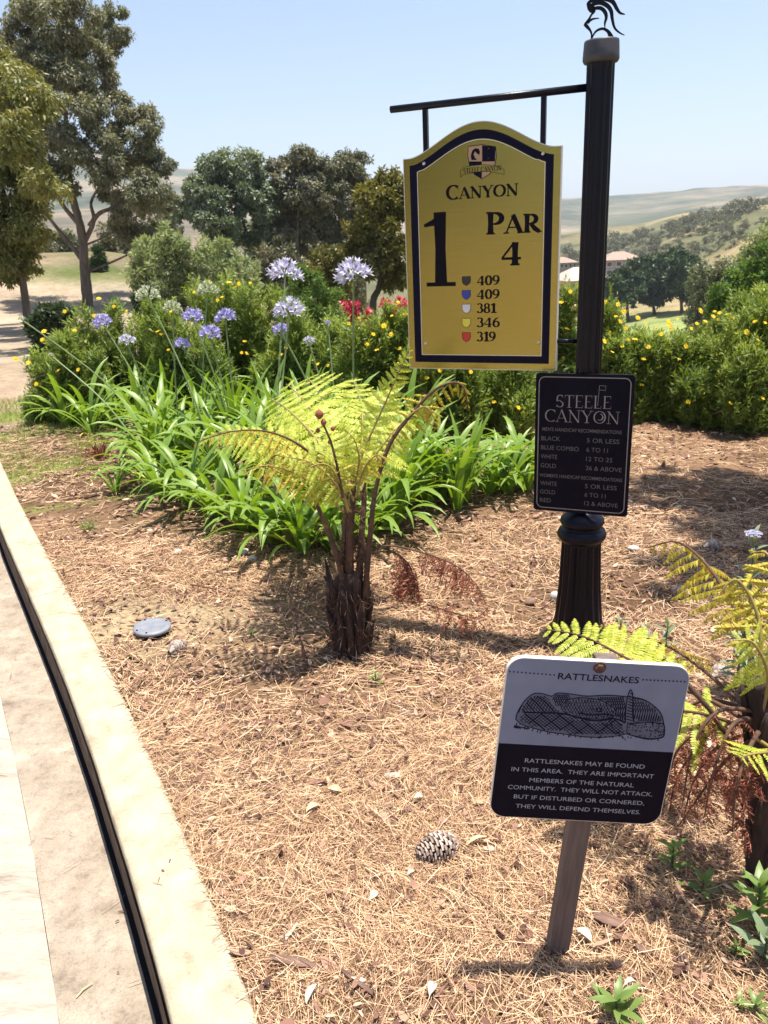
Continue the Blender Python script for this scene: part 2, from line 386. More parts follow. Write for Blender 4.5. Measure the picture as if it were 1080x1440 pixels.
def ground_mat():
    m, nt, N, L, b = _new('soil')
    at = N.new('ShaderNodeAttribute'); at.attribute_name = 'soil'; tc = N.new('ShaderNodeTexCoord')
    def noise(s, d, st=(1, 1, 1)):
        mp = N.new('ShaderNodeMapping'); mp.inputs['Scale'].default_value = st; L.new(tc.outputs['Object'], mp.inputs[0])
        n = N.new('ShaderNodeTexNoise'); n.inputs['Scale'].default_value = s; n.inputs['Detail'].default_value = d; n.inputs['Roughness'].default_value = 0.7
        L.new(mp.outputs[0], n.inputs['Vector']); return n
    n1 = noise(45, 8); n2 = noise(3.0, 8); n3 = noise(0.25, 6); n4 = noise(.014, 9)
    r1 = ramp(N, [(0.30, (0.45, 0.42, 0.40)), (0.5, (0.95, .95, .95)), (0.72, (1.4, 1.36, 1.3))]); L.new(n1.outputs['Fac'], r1.inputs[0])
    r2 = ramp(N, [(0.3, (0.72, 0.70, 0.68)), (0.7, (1.22, 1.22, 1.2))]); L.new(n2.outputs['Fac'], r2.inputs[0])
    r3 = ramp(N, [(0.35, (0.8, 0.82, 0.8)), (0.65, (1.15, 1.12, 1.1))]); L.new(n3.outputs['Fac'], r3.inputs[0])
    r4 = ramp(N, [(0.38, (0.50, 0.56, 0.55)), (0.52, (1.0, 1.0, 1.0)), (0.66, (1.3, 1.2, 1.1))]); L.new(n4.outputs['Fac'], r4.inputs[0])
    prev = at.outputs['Color']
    for r in (r1, r2, r3, r4):
        x = N.new('ShaderNodeMix'); x.data_type = 'RGBA'; x.blend_type = 'MULTIPLY'; x.inputs[0].default_value = 1
        L.new(prev, x.inputs[6]); L.new(r.outputs[0], x.inputs[7]); prev = x.outputs[2]
    L.new(prev, b.inputs['Base Color']); b.inputs['Roughness'].default_value = 0.95; b.inputs['Specular IOR Level'].default_value = 0.1
    bp = N.new('ShaderNodeBump'); bp.inputs['Distance'].default_value = 0.008; bp.inputs['Strength'].default_value = 0.8
    L.new(n1.outputs['Fac'], bp.inputs['Height']); L.new(bp.outputs[0], b.inputs['Normal'])
    return m
tag(link('ground', me, ground_mat()), kind='structure')

# ------------------------------------------------------------------ road, gutter, kerb
rng = np.random.default_rng(5)
KH = 0.19
kerb_mat = mat('kerb_concrete', [(0.25, (0.24, 0.18, 0.12)), (0.40, (0.35, 0.295, 0.21)), (0.6, (0.41, 0.355, 0.265)), (0.8, (0.45, 0.40, 0.31))], rough=0.9, scale=9, grain=140, gamp=.22, detail=9, bump=0.0018, bscale=70, spec=0.2)
gut_mat = mat('gutter_concrete', [(0.28, (0.13, 0.10, 0.075)), (0.42, (0.26, 0.215, 0.165)), (0.6, (0.33, 0.28, 0.22)), (0.8, (0.42, 0.37, 0.30))], rough=0.92, scale=6, grain=160, gamp=.34, detail=9, bump=0.0012, bscale=90, spec=0.2)
road_mat = mat('broomed_concrete', [(0.28, (0.17, 0.145, 0.115)), (0.42, (0.33, 0.29, 0.24)), (0.6, (0.385, 0.345, 0.285)), (0.8, (0.42, 0.38, 0.325))], rough=0.92, scale=2.5, grain=34, gamp=.26, rotz=R(-27), detail=10, bump=0.003, bscale=16, spec=0.2, stretch=(1, 5, 1))
def tang(y):
    s = float((curb_x(y+.05)-curb_x(y-.05))/.1); t = Vector((s, 1, 0)).normalized(); return t, Vector((t.y, -t.x, 0))
def strip(name, m, offs, y0, y1, step, kind='structure', jit=0.0, gap=None):
    """offs: list of (offset to the bed side, z); sweeps them along the kerb line"""
    ys = np.linspace(y0, y1, max(2, int((y1-y0)/step))); k = len(offs); V = []; rr = np.random.default_rng(3)
    for y in ys:
        t, nn = tang(float(y)); c = Vector((float(curb_x(y)), float(y), 0))
        w = (fbm(np.array([y*1.0]), np.array([7.7]), 3.0, 4)[0]-.5)*jit
        for o, z in offs: V.append(tuple(c+nn*(o+w*(abs(o) < .2)*(1 if o < 0 else .5))+Vector((0, 0, z-(.006 if jit and z > -.02 and (y < y0+1e-6 or y > y1-1e-6) else 0)))))
    n = len(ys); V = np.array(V); i = np.arange(n-1)[:, None]*k+np.arange(k-1)[None, :]
    Q = np.stack([i, i+1, i+k+1, i+k], -1).reshape(-1, 4)
    me = np_mesh(name, V, Q, jit == 0)
    return tag(link(name, me, m), kind=kind)
# kerb in cast lengths, the joint open a few millimetres
joints = [-4.0, -1.0, 0.75, 3.66, 6.2, 9.0, 12.0, 15.0]
hw = KW/2
kp = [(-hw-.006, -KH-.01), (-hw-.003, -.09), (-hw, -.007), (-hw+.006, -.001), (-hw+.03, 0.0), (0, 0.003), (hw-.03, 0.002), (hw-.008, -.001), (hw, -.008), (hw+.004, -.06), (hw+.01, -.16)]
for a, b in zip(joints, joints[1:]):
    strip('kerb', kerb_mat, kp, a+0.0012, b-0.0012, 0.03, jit=0.006)
face_mat = mat('kerb_face_shade', [(0.3, (0.055, 0.038, 0.03)), (0.6, (0.13, 0.095, 0.075)), (0.8, (0.20, 0.155, 0.12))], rough=.95, scale=14, bump=.002, spec=.1)  # shade on the kerb's road side painted in as a darker, dirty brown
strip('kerb_face_shade_strip', face_mat, [(-hw-.0105, -KH-.01), (-hw-.0095, -.10), (-hw-.0075, -.028)], -4, 15, .05, jit=.006)
strip('kerb_shadow_strip', mat('painted_kerb_shadow', (.012, .011, .012), rough=.95, spec=.05), [(-hw-.025, -KH+.006), (-hw-.008, -KH+.008)], -4, 15, .05, jit=.006)  # near-black strip stands in for the kerb's shadow on the gutter
strip('gutter', gut_mat, [(-hw-0.235, -KH+.004), (-hw-.12, -KH-.002), (-hw+.02, -KH+.001)], -4, 15, .25)
strip('road', road_mat, [(-hw-6.5, -KH+.03), (-hw-3, -KH+.045), (-hw-1.2, -KH+.024), (-hw-.265, -KH+.010), (-hw-.2352, -KH+.0038)], -4, 15, .5)

# ------------------------------------------------------------------ haze over the valley
hz = MB(); hz.box(-5600, 5600, -5600, 5600, -60, 420)
hm = bpy.data.materials.new('air'); hm.use_nodes = True; hm.node_tree.nodes.clear()
ho = hm.node_tree.nodes.new('ShaderNodeOutputMaterial'); hv = hm.node_tree.nodes.new('ShaderNodeVolumePrincipled')
hv.inputs['Color'].default_value = (0.80, 0.88, 1.0, 1); hv.inputs['Density'].default_value = 0.00022; hv.inputs['Anisotropy'].default_value = 0.2
hm.node_tree.links.new(hv.outputs[0], ho.inputs['Volume'])
tag(hz.build('haze', hm), kind='stuff')
# ------------------------------------------------------------------ lettering
def arc(cx, cy, rx, ry, a0, a1, n=18):
    return [(cx+rx*math.cos(R(a0+(a1-a0)*i/n)), cy+ry*math.sin(R(a0+(a1-a0)*i/n))) for i in range(n+1)]
def mod(pts, lo, hi):
    """thick where the line runs upright, thin where it lies flat"""
    w = []
    for i in range(len(pts)):
        a = pts[max(i-1, 0)]; b = pts[min(i+1, len(pts)-1)]; dx, dy = b[0]-a[0], b[1]-a[1]; l = math.hypot(dx, dy) or 1
        w.append(lo+(hi-lo)*abs(dy/l)**1.3)
    return w
TK, TN = 0.185, 0.06
def stem(x, y0, y1, w=TK): return ([(x, y0), (x, y1*.5+y0*.5), (x, y1)], [w*1.12, w*.92, w*1.12])
def serif(x, y, w=.34, h=.055): return ([(x-w/2, y), (x+w/2, y)], [h, h])
def curve(p, lo=TN, hi=TK): return (p, mod(p, lo, hi))
GL = {
 'C': (.80, [curve(arc(.46, .5, .38, .48, 48, 312, 26)), ([(.74, .70), (.74, .97)], [.035, .075])]),
 'A': (.86, [([(.10, .03), (.43, 1)], [TN, TN]), ([(.40, 1), (.76, .03)], [TK, TK]), ([(.2, .32), (.66, .32)], [.05, .05]), serif(.10, .027, .26), serif(.77, .027, .32)]),
 'N': (.92, [([(.16, .03), (.16, .97)], [TN+.01]*2), ([(.12, .99), (.76, .02)], [TK, TK]), ([(.76, .02), (.76, .97)], [TN+.01]*2), serif(.16, .027, .28), serif(.12, .973, .22), serif(.76, .973, .28)]),
 'Y': (.82, [([(.12, .97), (.42, .46)], [TK, TK]), ([(.72, .97), (.42, .46)], [TN, TN]), stem(.42, .03, .5), serif(.42, .027), serif(.12, .973, .3), serif(.72, .973, .26)]),
 'O': (.94, [curve(arc(.47, .5, .38, .47, 0, 360, 36))]),
 'P': (.72, [stem(.19, .03, .97), curve([(.2, .955)]+arc(.34, .705, .28, .245, 90, -90, 16)+[(.2, .46)]), serif(.19, .027), serif(.13, .973, .22)]),
 'R': (.84, [stem(.19, .03, .97), curve([(.2, .955)]+arc(.34, .715, .26, .235, 90, -90, 16)+[(.2, .48)]), ([(.36, .47), (.55, .2), (.76, .03)], [.14, TK, TK*.8]), serif(.19, .027), serif(.13, .973, .22), serif(.78, .027, .16)]),
 'S': (.64, [(arc(.32, .73, .22, .235, 40, 200, 14)+arc(.33, .49, .24, .02, 180, 180, 1)+[(.3, .55), (.45, .42)]+arc(.31, .27, .235, .235, 30, -145, 14), None), ([(.5, .78), (.5, .97)], [.035, .06]), ([(.08, .03), (.08, .24)], [.06, .035])]),
 'T': (.76, [stem(.38, .03, .96), ([(.06, .96), (.70, .96)], [.06, .06]), ([(.06, .98), (.04, .76)], [.05, .03]), ([(.70, .98), (.72, .76)], [.05, .03]), serif(.38, .027)]),
 'E': (.70, [stem(.18, .03, .97), ([(.08, .965), (.60, .965)], [.06]*2), ([(.18, .51), (.48, .51)], [.055]*2), ([(.08, .035), (.62, .035)], [.06]*2), ([(.60, .98), (.61, .78)], [.05, .03]), ([(.62, .02), (.65, .24)], [.05, .03])]),
 'L': (.68, [stem(.18, .03, .97), ([(.08, .035), (.58, .035)], [.06]*2), ([(.58, .02), (.62, .24)], [.05, .03]), serif(.18, .973)]),
 '1': (.50, [stem(.30, .03, .99, .22), ([(.32, .95), (.2, .86), (.02, .82)], [.14, .12, .05]), ([(.04, .03), (.56, .03)], [.075]*2)]),
 '4': (.70, [([(.44, .97), (.04, .30)], [TN, TN]), ([(.03, .29), (.66, .29)], [.075]*2), stem(.47, .03, .97), serif(.47, .027, .3)]),
 '0': (.66, [curve(arc(.33, .5, .23, .46, 0, 360, 30))]),
 '9': (.66, [curve(arc(.31, .68, .22, .28, 0, 360, 26), TN, TK*.9), ([(.54, .68), (.52, .42), (.38, .16), (.12, .03)], [TK, TK*.95, .12, .05])]),
 '6': (.66, [curve(arc(.34, .32, .22, .28, 0, 360, 26), TN, TK*.9), ([(.12, .32), (.14, .58), (.28, .84), (.54, .97)], [TK, TK*.95, .12, .05])]),
 '3': (.60, [curve(arc(.25, .75, .20, .21, 150, -80, 16), TN, TK*.9), curve(arc(.26, .28, .23, .25, 85, -155, 18), TN, TK)]),
 '8': (.64, [curve(arc(.32, .74, .18, .22, 0, 360, 24), TN, TK*.85), curve(arc(.32, .27, .22, .25, 0, 360, 24), TN, TK)]),
 ' ': (.32, []),
}
def serif_text(mb, text, x0, x1, z0, z1, y, weight=1.0, first=1.0, slope=0.0):
    """letters fitted between x0 and x1 on the baseline z0; the first letter of the word may stand taller"""
    tot = 0; it = []
    for i, ch in enumerate(text):
        s = first if i == 0 else 1.0; a, st = GL[ch]; it.append((tot, s, st)); tot += a*s
    k = (x1-x0)/tot; h = (z1-z0)/first; c = 0
    for (o, s, st) in it:
        for pts, w in st:
            if w is None: w = mod(pts, TN*1.2, TK)
            P = [(x0+(o+p[0]*s)*k, z0+p[1]*s*h+slope*(x0+(o+p[0]*s)*k)) for p in pts]
            kk = (k+h)/2
            mb.stroke(P, [q*weight*s*kk for q in w], y-0.00006*(c % 7)); c += 1
fontq = []
def sans_text(text, x0, x1, z0, z1, y, m, parent, name='lettering', shear=0.0, bold=0.0):
    cu = bpy.data.curves.new('txt', 'FONT'); cu.body = text; cu.shear = shear; cu.offset = bold; cu.resolution_u = 3
    o = bpy.data.objects.new('txt', cu); COL.objects.link(o); fontq.append((o, x0, x1, z0, z1, y, m, parent, name))
def flush_text():
    dg = bpy.context.evaluated_depsgraph_get(); dg.update()
    groups = {}
    for (o, x0, x1, z0, z1, y, m, parent, name) in fontq:
        e = o.evaluated_get(dg); me = e.to_mesh(); n = len(me.vertices); co = np.zeros(n*3); me.vertices.foreach_get('co', co); co = co.reshape(-1, 3)
        F = [tuple(p.vertices) for p in me.polygons]; e.to_mesh_clear()
        lo = co.min(0); hi = co.max(0)
        X = x0+(co[:, 0]-lo[0])/(hi[0]-lo[0])*(x1-x0)
        base = 0.0 if lo[1] > -0.05 or True else lo[1]
        top = 0.7 if hi[1] < 0.9 else hi[1]
        cap = max(hi[1], 0.6)
        Z = z0+(co[:, 1]-0.0)/cap*(z1-z0)
        key = (parent.name, name, o.name)
        mb = groups.setdefault(key, [MB(), m, parent, name])[0]
        mb.add([(float(a), y, float(b)) for a, b in zip(X, Z)], F)
    for mb, m, parent, name in groups.values(): mb.build(name, m, parent)
    for q in fontq:
        cu = q[0].data; bpy.data.objects.remove(q[0]); bpy.data.curves.remove(cu)
    fontq.clear()
class Face:
    """turns a bearing of the photo into x,z on the plane y=front of a thing's own frame"""
    def __init__(s, root, yf):
        s.M = Matrix.LocRotScale(root.location, root.rotation_euler, None); s.I = s.M.inverted(); s.yf = yf
    def __call__(s, px, py):
        o = s.I @ Vector((0, 0, EYE)); d = s.I.to_3x3() @ ray(px, py); t = (s.yf-o.y)/d.y; q = o+d*t
        return (q.x, q.z)

# ------------------------------------------------------------------ sign post
PB = Vector((0.795, 2.98, -0.02)); RZ = math.atan2(-0.39, 0.92)
post = empty('sign_post', PB, 'tall black fluted metal post with a side arm and a helmet-shaped finial on top', 'post', rot=(0, 0, RZ))
fp = Face(post, 0.0); CT = fp(840, 57)[1]   # top of the cap
sh = MB(); sh.lathe([(0.060, .50, 0), (0.0500, .56, 0), (0.0490, .60, 1), (0.0480, 1.2, 1), (0.0465, CT-.09, 1), (0.0465, CT-.06, 0)], n=72, flute=.13, nf=12)
sh.build('shaft', M['black_paint'], post)
sh = MB(); sh.lathe([(0.125, 0.0), (0.125, .035), (0.112, .05), (0.104, .07), (.097, .085)], n=48); sh.build('foot_ring', M['black_paint'], post, True)
sh = MB(); sh.lathe([(0.100, .07, 0), (0.098, .10, .6), (0.086, .24, 1), (0.079, .425, 1), (0.078, .445, 0)], n=96, flute=.11, nf=16); sh.build('fluted_base', M['black_paint'], post)
sh = MB(); sh.lathe([(0.079, .442), (0.090, .450), (0.096, .462), (0.097, .474), (0.090, .490), (0.077, .497), (0.072, .503), (0.082, .512), (0.088, .523), (0.085, .536), (0.072, .548), (0.060, .556), (.050, .575)], n=48); sh.build('collar', M['black_paint'], post, True)
sh = MB(); sh.lathe([(0.0465, CT-.070), (0.056, CT-.067), (0.0605, CT-.058), (0.0600, CT-.048), (.0575, CT-.008), (0.0560, CT-.002), (0.02, CT)], n=28); sh.build('cap', M['cap_metal'], post, True)
ar = MB(); ar.tube([(-.04, -.0, 2.086), (-.762, 0, 2.086)], .0125, 12); ar.build('arm', M['black_paint'], post, True)
fp = Face(post, 0.0)
for px_, py_ in ((598, 152), (765, 138)):
    x = fp(px_, py_)[0]
    ar = MB(); ar.box(x-.009, x+.009, -.009, .009, 1.90 if px_ < 700 else 1.91, 2.078, .002); ar.build('hanger', M['black_paint'], post)
ar = MB(); ar.tube([(-.04, .004, 1.235), (-.14, .004, 1.235)], .0085, 10); ar.build('lower_bracket', M['black_paint'], post, True)
# finial: a bent-strip helmet profile
def zf(x, y): return fp(780+x/7.714, y/7.714)
fin = MB()
def fstroke(P, w):
    c = bez([(a, b, 0) for a, b in P], 6); ww = np.interp(np.linspace(0, 1, len(c)), np.linspace(0, 1, len(w)), w)
    q = [zf(p.x, p.y) for p in c]; fin.stroke(q, [k/7.714*0.00276 for k in ww], -.004, .004)
fstroke([(348, 42), (400, 8), (470, -14), (560, -10), (630, 20), (675, 95), (710, 140), (762, 156)], [4, 34, 30, 34, 36, 30, 20, 5])
fstroke([(392, 68), (440, 36), (500, 30), (570, 62), (612, 120), (626, 210), (650, 300), (700, 352), (758, 382)], [16, 34, 34, 36, 34, 26, 20, 14, 4])
fstroke([(405, 110), (450, 88), (505, 92), (548, 135), (560, 190), (545, 250), (545, 300)], [14, 26, 30, 34, 26, 16, 6])
fstroke([(352, 42), (385, 75), (410, 105), (436, 130)], [10, 60, 60, 16])
fstroke([(432, 125), (400, 160), (378, 200), (352, 240), (328, 266)], [16, 14, 16, 24, 18])
fstroke([(324, 262), (352, 290), (385, 330), (402, 380), (400, 440)], [26, 30, 20, 15, 18])
fstroke([(358, 250), (385, 222), (425, 204), (482, 198)], [24, 18, 12, 4])
fstroke([(402, 440), (418, 385), (455, 335), (520, 312), (575, 338), (604, 385), (618, 425)], [10, 10, 16, 20, 26, 40, 48])
fin.build('finial', M['black_paint'], post)

# ------------------------------------------------------------------ hole sign
hs = empty('hole_sign', PB+Vector((math.cos(RZ)*-.4175, math.sin(RZ)*-.4175, 1.125)), 'gold arched sign with navy border on the post arm reading CANYON 1 PAR 4', 'sign', rot=(0, 0, RZ))
HWD = .298; fh = Face(hs, -.012)
def top(u):
    u = min(abs(u), 1.0); k = min(u/0.92, 1.0)
    return .787+.104*(0.5+0.5*math.cos(math.pi*k))**0.8
def outline(ins, n=40):
    w = HWD-ins; P = [(-w, ins), (w, ins)]
    for i in range(n+1):
        u = 1-2*i/n; P.append((w*u, top(u*w/HWD)-ins*(1.06 if abs(u) < .9 else 1)))
    return P
bd = MB(); bd.extr(outline(0), -.012, .012); board = bd.build('board', M['white_edge'], hs)
def ring(i0, i1, y, name, m, par):
    a = outline(i0); c = outline(i1); n = len(a); mb = MB()
    mb.add([(p[0], y, p[1]) for p in a]+[(p[0], y, p[1]) for p in c], [(i, (i+1) % n, (i+1) % n+n, i+n) for i in range(n)])
    return mb.build(name, m, par)
pl = MB(); pl.extr(outline(.0035), -.0145, -.0125); plate = pl.build('face_plate', M['gold'], hs)
ring(.027, .055, -.0151, 'border', M['navy_print'], plate); ring(.0565, .0585, -.0151, 'border_line', M['white_edge'], plate)
fh.yf = -.0155
def hl(px, py): return fh(px, py)
def stext(mb, text, xa, xb, yb, yt, face, y, **k):
    (x0, z0) = face(xa, yb); (x1, z1) = face(xb, yb); (_, zt) = face(xa, yt)
    serif_text(mb, text, x0, x1, (z0+z1)/2, (z0+z1)/2+(zt-z0), y, **k)
def word(*w, **k): lt = MB(); stext(lt, *w, **k); lt.build('lettering', M['black_print'], plate)
word('CANYON', 627.5, 729, 278, 258, hl, -.0155, first=1.22, weight=1.15)
word('PAR', 683, 761, 328, 297, hl, -.0155, first=1.2, weight=1.25)
word('4', 704, 734, 373, 340, hl, -.0155, weight=1.2)
word('1', 597, 636, 403, 298, hl, -.0155, weight=.80)
for k, (t, yb) in enumerate((('409', 401), ('409', 420.5), ('381', 440), ('346', 460), ('319', 480))):
    word(t, 670.5, 703 if k < 2 or k == 3 else 697.5, yb, yb-13.5, hl, -.0155, weight=1.15)
for cname, yb in (('black', 401), ('blue', 420.5), ('white', 440), ('yellow', 460), ('red', 480)):
    x0, z0 = hl(650, yb); x1, z1 = hl(661.5, yb-13)
    xm = (x0+x1)/2; w = (x1-x0)/2; h = z1-z0; z0 -= .002
    P = [(xm-w, z0+h), (xm-w, z0+h*.45), (xm-w*.7, z0+h*.18), (xm, z0), (xm+w*.7, z0+h*.18), (xm+w, z0+h*.45), (xm+w, z0+h)]
    mb = MB(); mb.flat(P, -.0156); mb.build('tee_marker', M['marker_'+cname], plate)
    mb = MB(); mb.stroke(P+[P[0], P[1]], .0016, -.0158); mb.build('tee_marker_outline', M['black_print'], plate)
# crest: quartered shield over a ribbon
cr_ = MB(); SH = [(658.5, 206), (678, 203.5), (697, 206.5), (698, 220), (695, 236), (688, 245), (677.5, 251.5), (667, 245), (661, 236), (658, 220)]
shp = [hl(*q) for q in SH]
tn = MB(); tn.flat(shp[::-1], -.0156); tn.build('crest_field', M['marker_tan'], plate)
cr_.stroke(shp+[shp[0], shp[1]], .0022, -.0159)
cr_.flat([hl(*q) for q in [(678, 204.5), (678, 227), (696, 227), (697, 206.5)]], -.0158)
cr_.flat([hl(*q) for q in [(659, 227), (661, 236), (667, 245), (677.5, 251), (677.5, 227)]], -.01585)
c2 = [(663, 225), (662, 219), (664, 212), (668, 208.5), (673, 209), (675, 213), (674, 218), (671, 216), (668, 213), (666, 217), (668, 222), (671, 225)]
cr_.flat([hl(*q) for q in c2][::-1], -.0158)
cr_.build('crest_print', M['navy_print'], plate)
rb = MB(); rb.flat([hl(*q) for q in [(649, 236), (663, 233), (678, 231.5), (693, 232.5), (707, 235), (707.5, 245.5), (693, 242), (678, 241), (663, 243), (649, 246.5)]][::-1], -.0161); rb.build('crest_ribbon', M['gold'], plate)
rl = MB(); P = [hl(*q) for q in [(647.5, 249), (648, 238.5), (651, 237.5), (651, 235.5), (663, 233), (678, 231.5), (693, 232.5), (705, 234.5), (705, 237), (709, 238), (709, 246), (705, 244.5), (693, 242), (678, 241), (663, 243), (651, 246), (647.5, 249)]]
rl.stroke(P, .0013, -.0163)
stext(rl, 'STEELE CANYON', 652, 705, 241.8, 234.6, hl, -.0164, weight=.95)
st_ = MB()
for q in ((688, 208), (687, 222)): x, z = hl(*q); st_.lathe([(0.0018, 0), (0.0018, .0002)], n=5); st_.v = [(v[0], v[1], v[2]) for v in st_.v]
rl.build('crest_lettering', M['navy_print'], plate)
for q in ((687.5, 208.5), (686.5, 222.5)):
    x, z = hl(*q); sm = MB(); sm.flat([(x+.0022*math.cos(a)*(1 if k % 2 else .45), z+.0022*math.sin(a)*(1 if k % 2 else .45)) for k, a in enumerate(np.linspace(0, 2*math.pi, 10, endpoint=False))], -.0161); sm.build('crest_star', M['gold'], plate)
for q in ((596, 230), (763.5, 216), (598.5, 483), (757.5, 482)):
    x, z = hl(*q); mb = MB(); n = 14
    V = [(x, -.0185, z)]+[(x+.0055*math.cos(2*math.pi*k/n), -.0175, z+.0055*math.sin(2*math.pi*k/n)) for k in range(n)]+[(x+.0065*math.cos(2*math.pi*k/n), -.0146, z+.0065*math.sin(2*math.pi*k/n)) for k in range(n)]
    mb.add(V, [(0, k+1, (k+1) % n+1) for k in range(n)]+[(k+1, k+1+n, (k+1) % n+1+n, (k+1) % n+1) for k in range(n)])
    mb.build('screw', M['screw'], hs, True)

# ------------------------------------------------------------------ handicap sign on the post
def rrect(x0, x1, z0, z1, r, n=7):
    P = []
    for (cx, cz, a) in ((x1-r, z0+r, -90), (x1-r, z1-r, 0), (x0+r, z1-r, 90), (x0+r, z0+r, 180)):
        P += [(cx+r*math.cos(R(a+90*i/n)), cz+r*math.sin(R(a+90*i/n))) for i in range(n+1)]
    return P
ks = empty('handicap_sign', PB+Vector((-.93*.008, .39*.008, .55)), 'black rectangular handicap sign with a thin pale border fixed to the front of the post', 'sign', rot=(0, 0, RZ))
fk = Face(ks, -.062)
kx0 = fk(752, 620)[0]; kx1 = fk(888, 620)[0]; kz0 = fk(818, 722)[1]; kz1 = fk(820, 526)[1]
bx = MB(); bx.extr(rrect(kx0, kx1, kz0, kz1, .012), -.062, -.050); kb = bx.build('board', M['sign_black'], ks)
fr = MB(); i0 = .013; P = rrect(kx0+i0, kx1-i0, kz0+i0, kz1-i0, .022); fr.stroke(P+[P[0], P[1]], .0034, -.0624); fr.build('border_line', M['silver_print'], kb)
for z_ in (.10, .43): bk = MB(); bk.box(-.06, .06, -.0498, -.040, z_, z_+.03); bk.build('mounting_strap', M['black_paint'], ks)
# text is placed by the rows of the printed sheet
W_ = kx1-kx0; H_ = kz1-kz0
def kxz(u, v): return (kx0+u*W_, kz1-v*H_)
def kt(text, u0, u1, v, h=.024, bold=0.0, name='lettering'):
    x0, z = kxz(u0, v); x1, _ = kxz(u1, v); sans_text(text, x0, x1, z, z+h*H_, -.0624, M['grey_print'], kb, name, bold=bold)
sg = MB()
x0, z0 = kxz(.215, .235); x1, z1 = kxz(.785, .145); serif_text(sg, 'STEELE', x0, x1, z0, z1, -.0625, weight=.5)
x0, z0 = kxz(.10, .338); x1, z1 = kxz(.875, .250); serif_text(sg, 'CANYON', x0, x1, z0, z1, -.0625, weight=.5)
sg.stroke([kxz(.645, .215), kxz(.655, .075)], .0015, -.0631); sg.stroke([kxz(.655, .075), kxz(.72, .078), kxz(.715, .108), kxz(.66, .105)], .0015, -.0632)
cx, cz = kxz(.672, .292); sg.stroke([(cx+.011*math.cos(a), cz+.012*math.sin(a)) for a in np.linspace(-2.2, 1.4, 12)], [.002]*4+[.005]*4+[.003]*4, -.0632)
sg.build('title_lettering', M['silver_print'], kb)
kt("MEN'S HANDICAP RECOMMENDATIONS", .08, .90, .405, .026, .008); kt("WOMEN'S HANDICAP RECOMMENDATIONS", .06, .93, .745, .026, .008)
for i, (a, c, w1, w2) in enumerate((('BLACK', '5 OR LESS', .20, .33), ('BLUE COMBO', '6 TO 11', .40, .22), ('WHITE', '12 TO 25', .175, .27), ('GOLD', '26 & ABOVE', .165, .37))):
    v = .475+i*.0665; kt(a, .07, .07+w1, v, .031); kt(c, .55, .55+w2, v, .031)
for i, (a, c, w1, w2) in enumerate((('WHITE', '5 OR LESS', .18, .33), ('GOLD', '6 TO 11', .165, .22), ('RED', '12 & ABOVE', .12, .35))):
    v = .808+i*.064; kt(a, .07, .07+w1, v, .031); kt(c, .55, .55+w2, v, .031)

# ------------------------------------------------------------------ rattlesnake sign
rs = empty('rattlesnake_sign', (0.366, 1.43, -0.012), 'low rattlesnake warning sign, grey-blue above and black below, on a leaning brown stake', 'sign', rot=(R(0.8), R(5.6), R(-1.5)))
fs = Face(rs, -.030)
pst = MB(); pst.box(-.0255, .0215, -.012, .022, -.06, .795, .002); stake = pst.build('stake', M['stake'], rs)
c_ = [fs(*q) for q in ((712, 925), (965, 940), (935, 1160), (690, 1150))]
sx0 = (c_[0][0]+c_[3][0])/2+.0; sx1 = (c_[1][0]+c_[2][0])/2; sz1 = (fs(720, 924)[1]+fs(950, 938)[1])/2; sz0 = (c_[2][1]+c_[3][1])/2
bd = MB(); P = rrect(sx0, sx1, sz0, sz1, .034, 9); bd.extr(P, -.028, -.0165); bo = bd.build('board', M['white_edge'], rs)
zsplit = (fs(700, 1048)[1]+fs(945, 1056)[1])/2
def clip_z(poly, z, keep_above):
    out = []
    for i in range(len(poly)):
        a, b = poly[i], poly[(i+1) % len(poly)]; ia = (a[1] >= z) == keep_above; ib = (b[1] >= z) == keep_above
        if ia: out.append(a)
        if ia != ib: t = (z-a[1])/(b[1]-a[1]); out.append((a[0]+(b[0]-a[0])*t, z))
    return out
P2 = rrect(sx0+.0015, sx1-.0015, sz0+.0015, sz1-.0015, .033, 9)
up = MB(); up.flat(clip_z(P2, zsplit, True), -.0286); up.build('upper_panel', M['sign_grey'], bo)
lo = MB(); lo.flat(clip_z(P2, zsplit, False), -.0286); lo.build('lower_panel', M['sign_black'], bo)
def rline(text, ya, yb_, cap, ca_=None, bold=.0):
    (xa, pa), (xb, pb) = ya, yb_
    x0, z0 = fs(xa, pa); x1, z1 = fs(xb, pb); h = cap/1109*1.55
    sans_text(text, x0, x1, (z0+z1)/2, (z0+z1)/2+h, -.0291, M['pale_print'] if ca_ is None else ca_, bo, bold=bold)
def zr(x, y): return (680+x/3.0, 880+y/3.0)
for t, a, c in (('RATTLESNAKES MAY BE FOUND', (173, 582), (680, 600)), ('IN THIS AREA.  THEY ARE IMPORTANT', (116, 620), (719, 639)), ('MEMBERS OF THE NATURAL', (192, 664), (634, 678)),
                ('COMMUNITY.  THEY WILL NOT ATTACK.', (101, 696), (713, 714)), ('BUT IF DISTURBED OR CORNERED,', (126, 735), (678, 752)), ('THEY WILL DEFEND THEMSELVES.', (134, 775), (662, 790))):
    rline(t, zr(*a), zr(*c), 7.4)
rline('RATTLESNAKES', zr(313, 226), zr(655, 244), 10.3, M['ink'], .012)
for (a, c) in (((111, 194), (298, 209)), ((673, 229), (849, 237))):
    dots = MB()
    for i in range(12):
        q = zr(a[0]+(c[0]-a[0])*i/11, a[1]+(c[1]-a[1])*i/11); x, z = fs(*q); r_ = .0021
        dots.flat([(x, z-r_*1.15), (x+r_, z), (x, z+r_*1.15), (x-r_, z)], -.0291)
    dots.build('dotted_rule', M['ink'], bo)['kind'] = 'stuff'
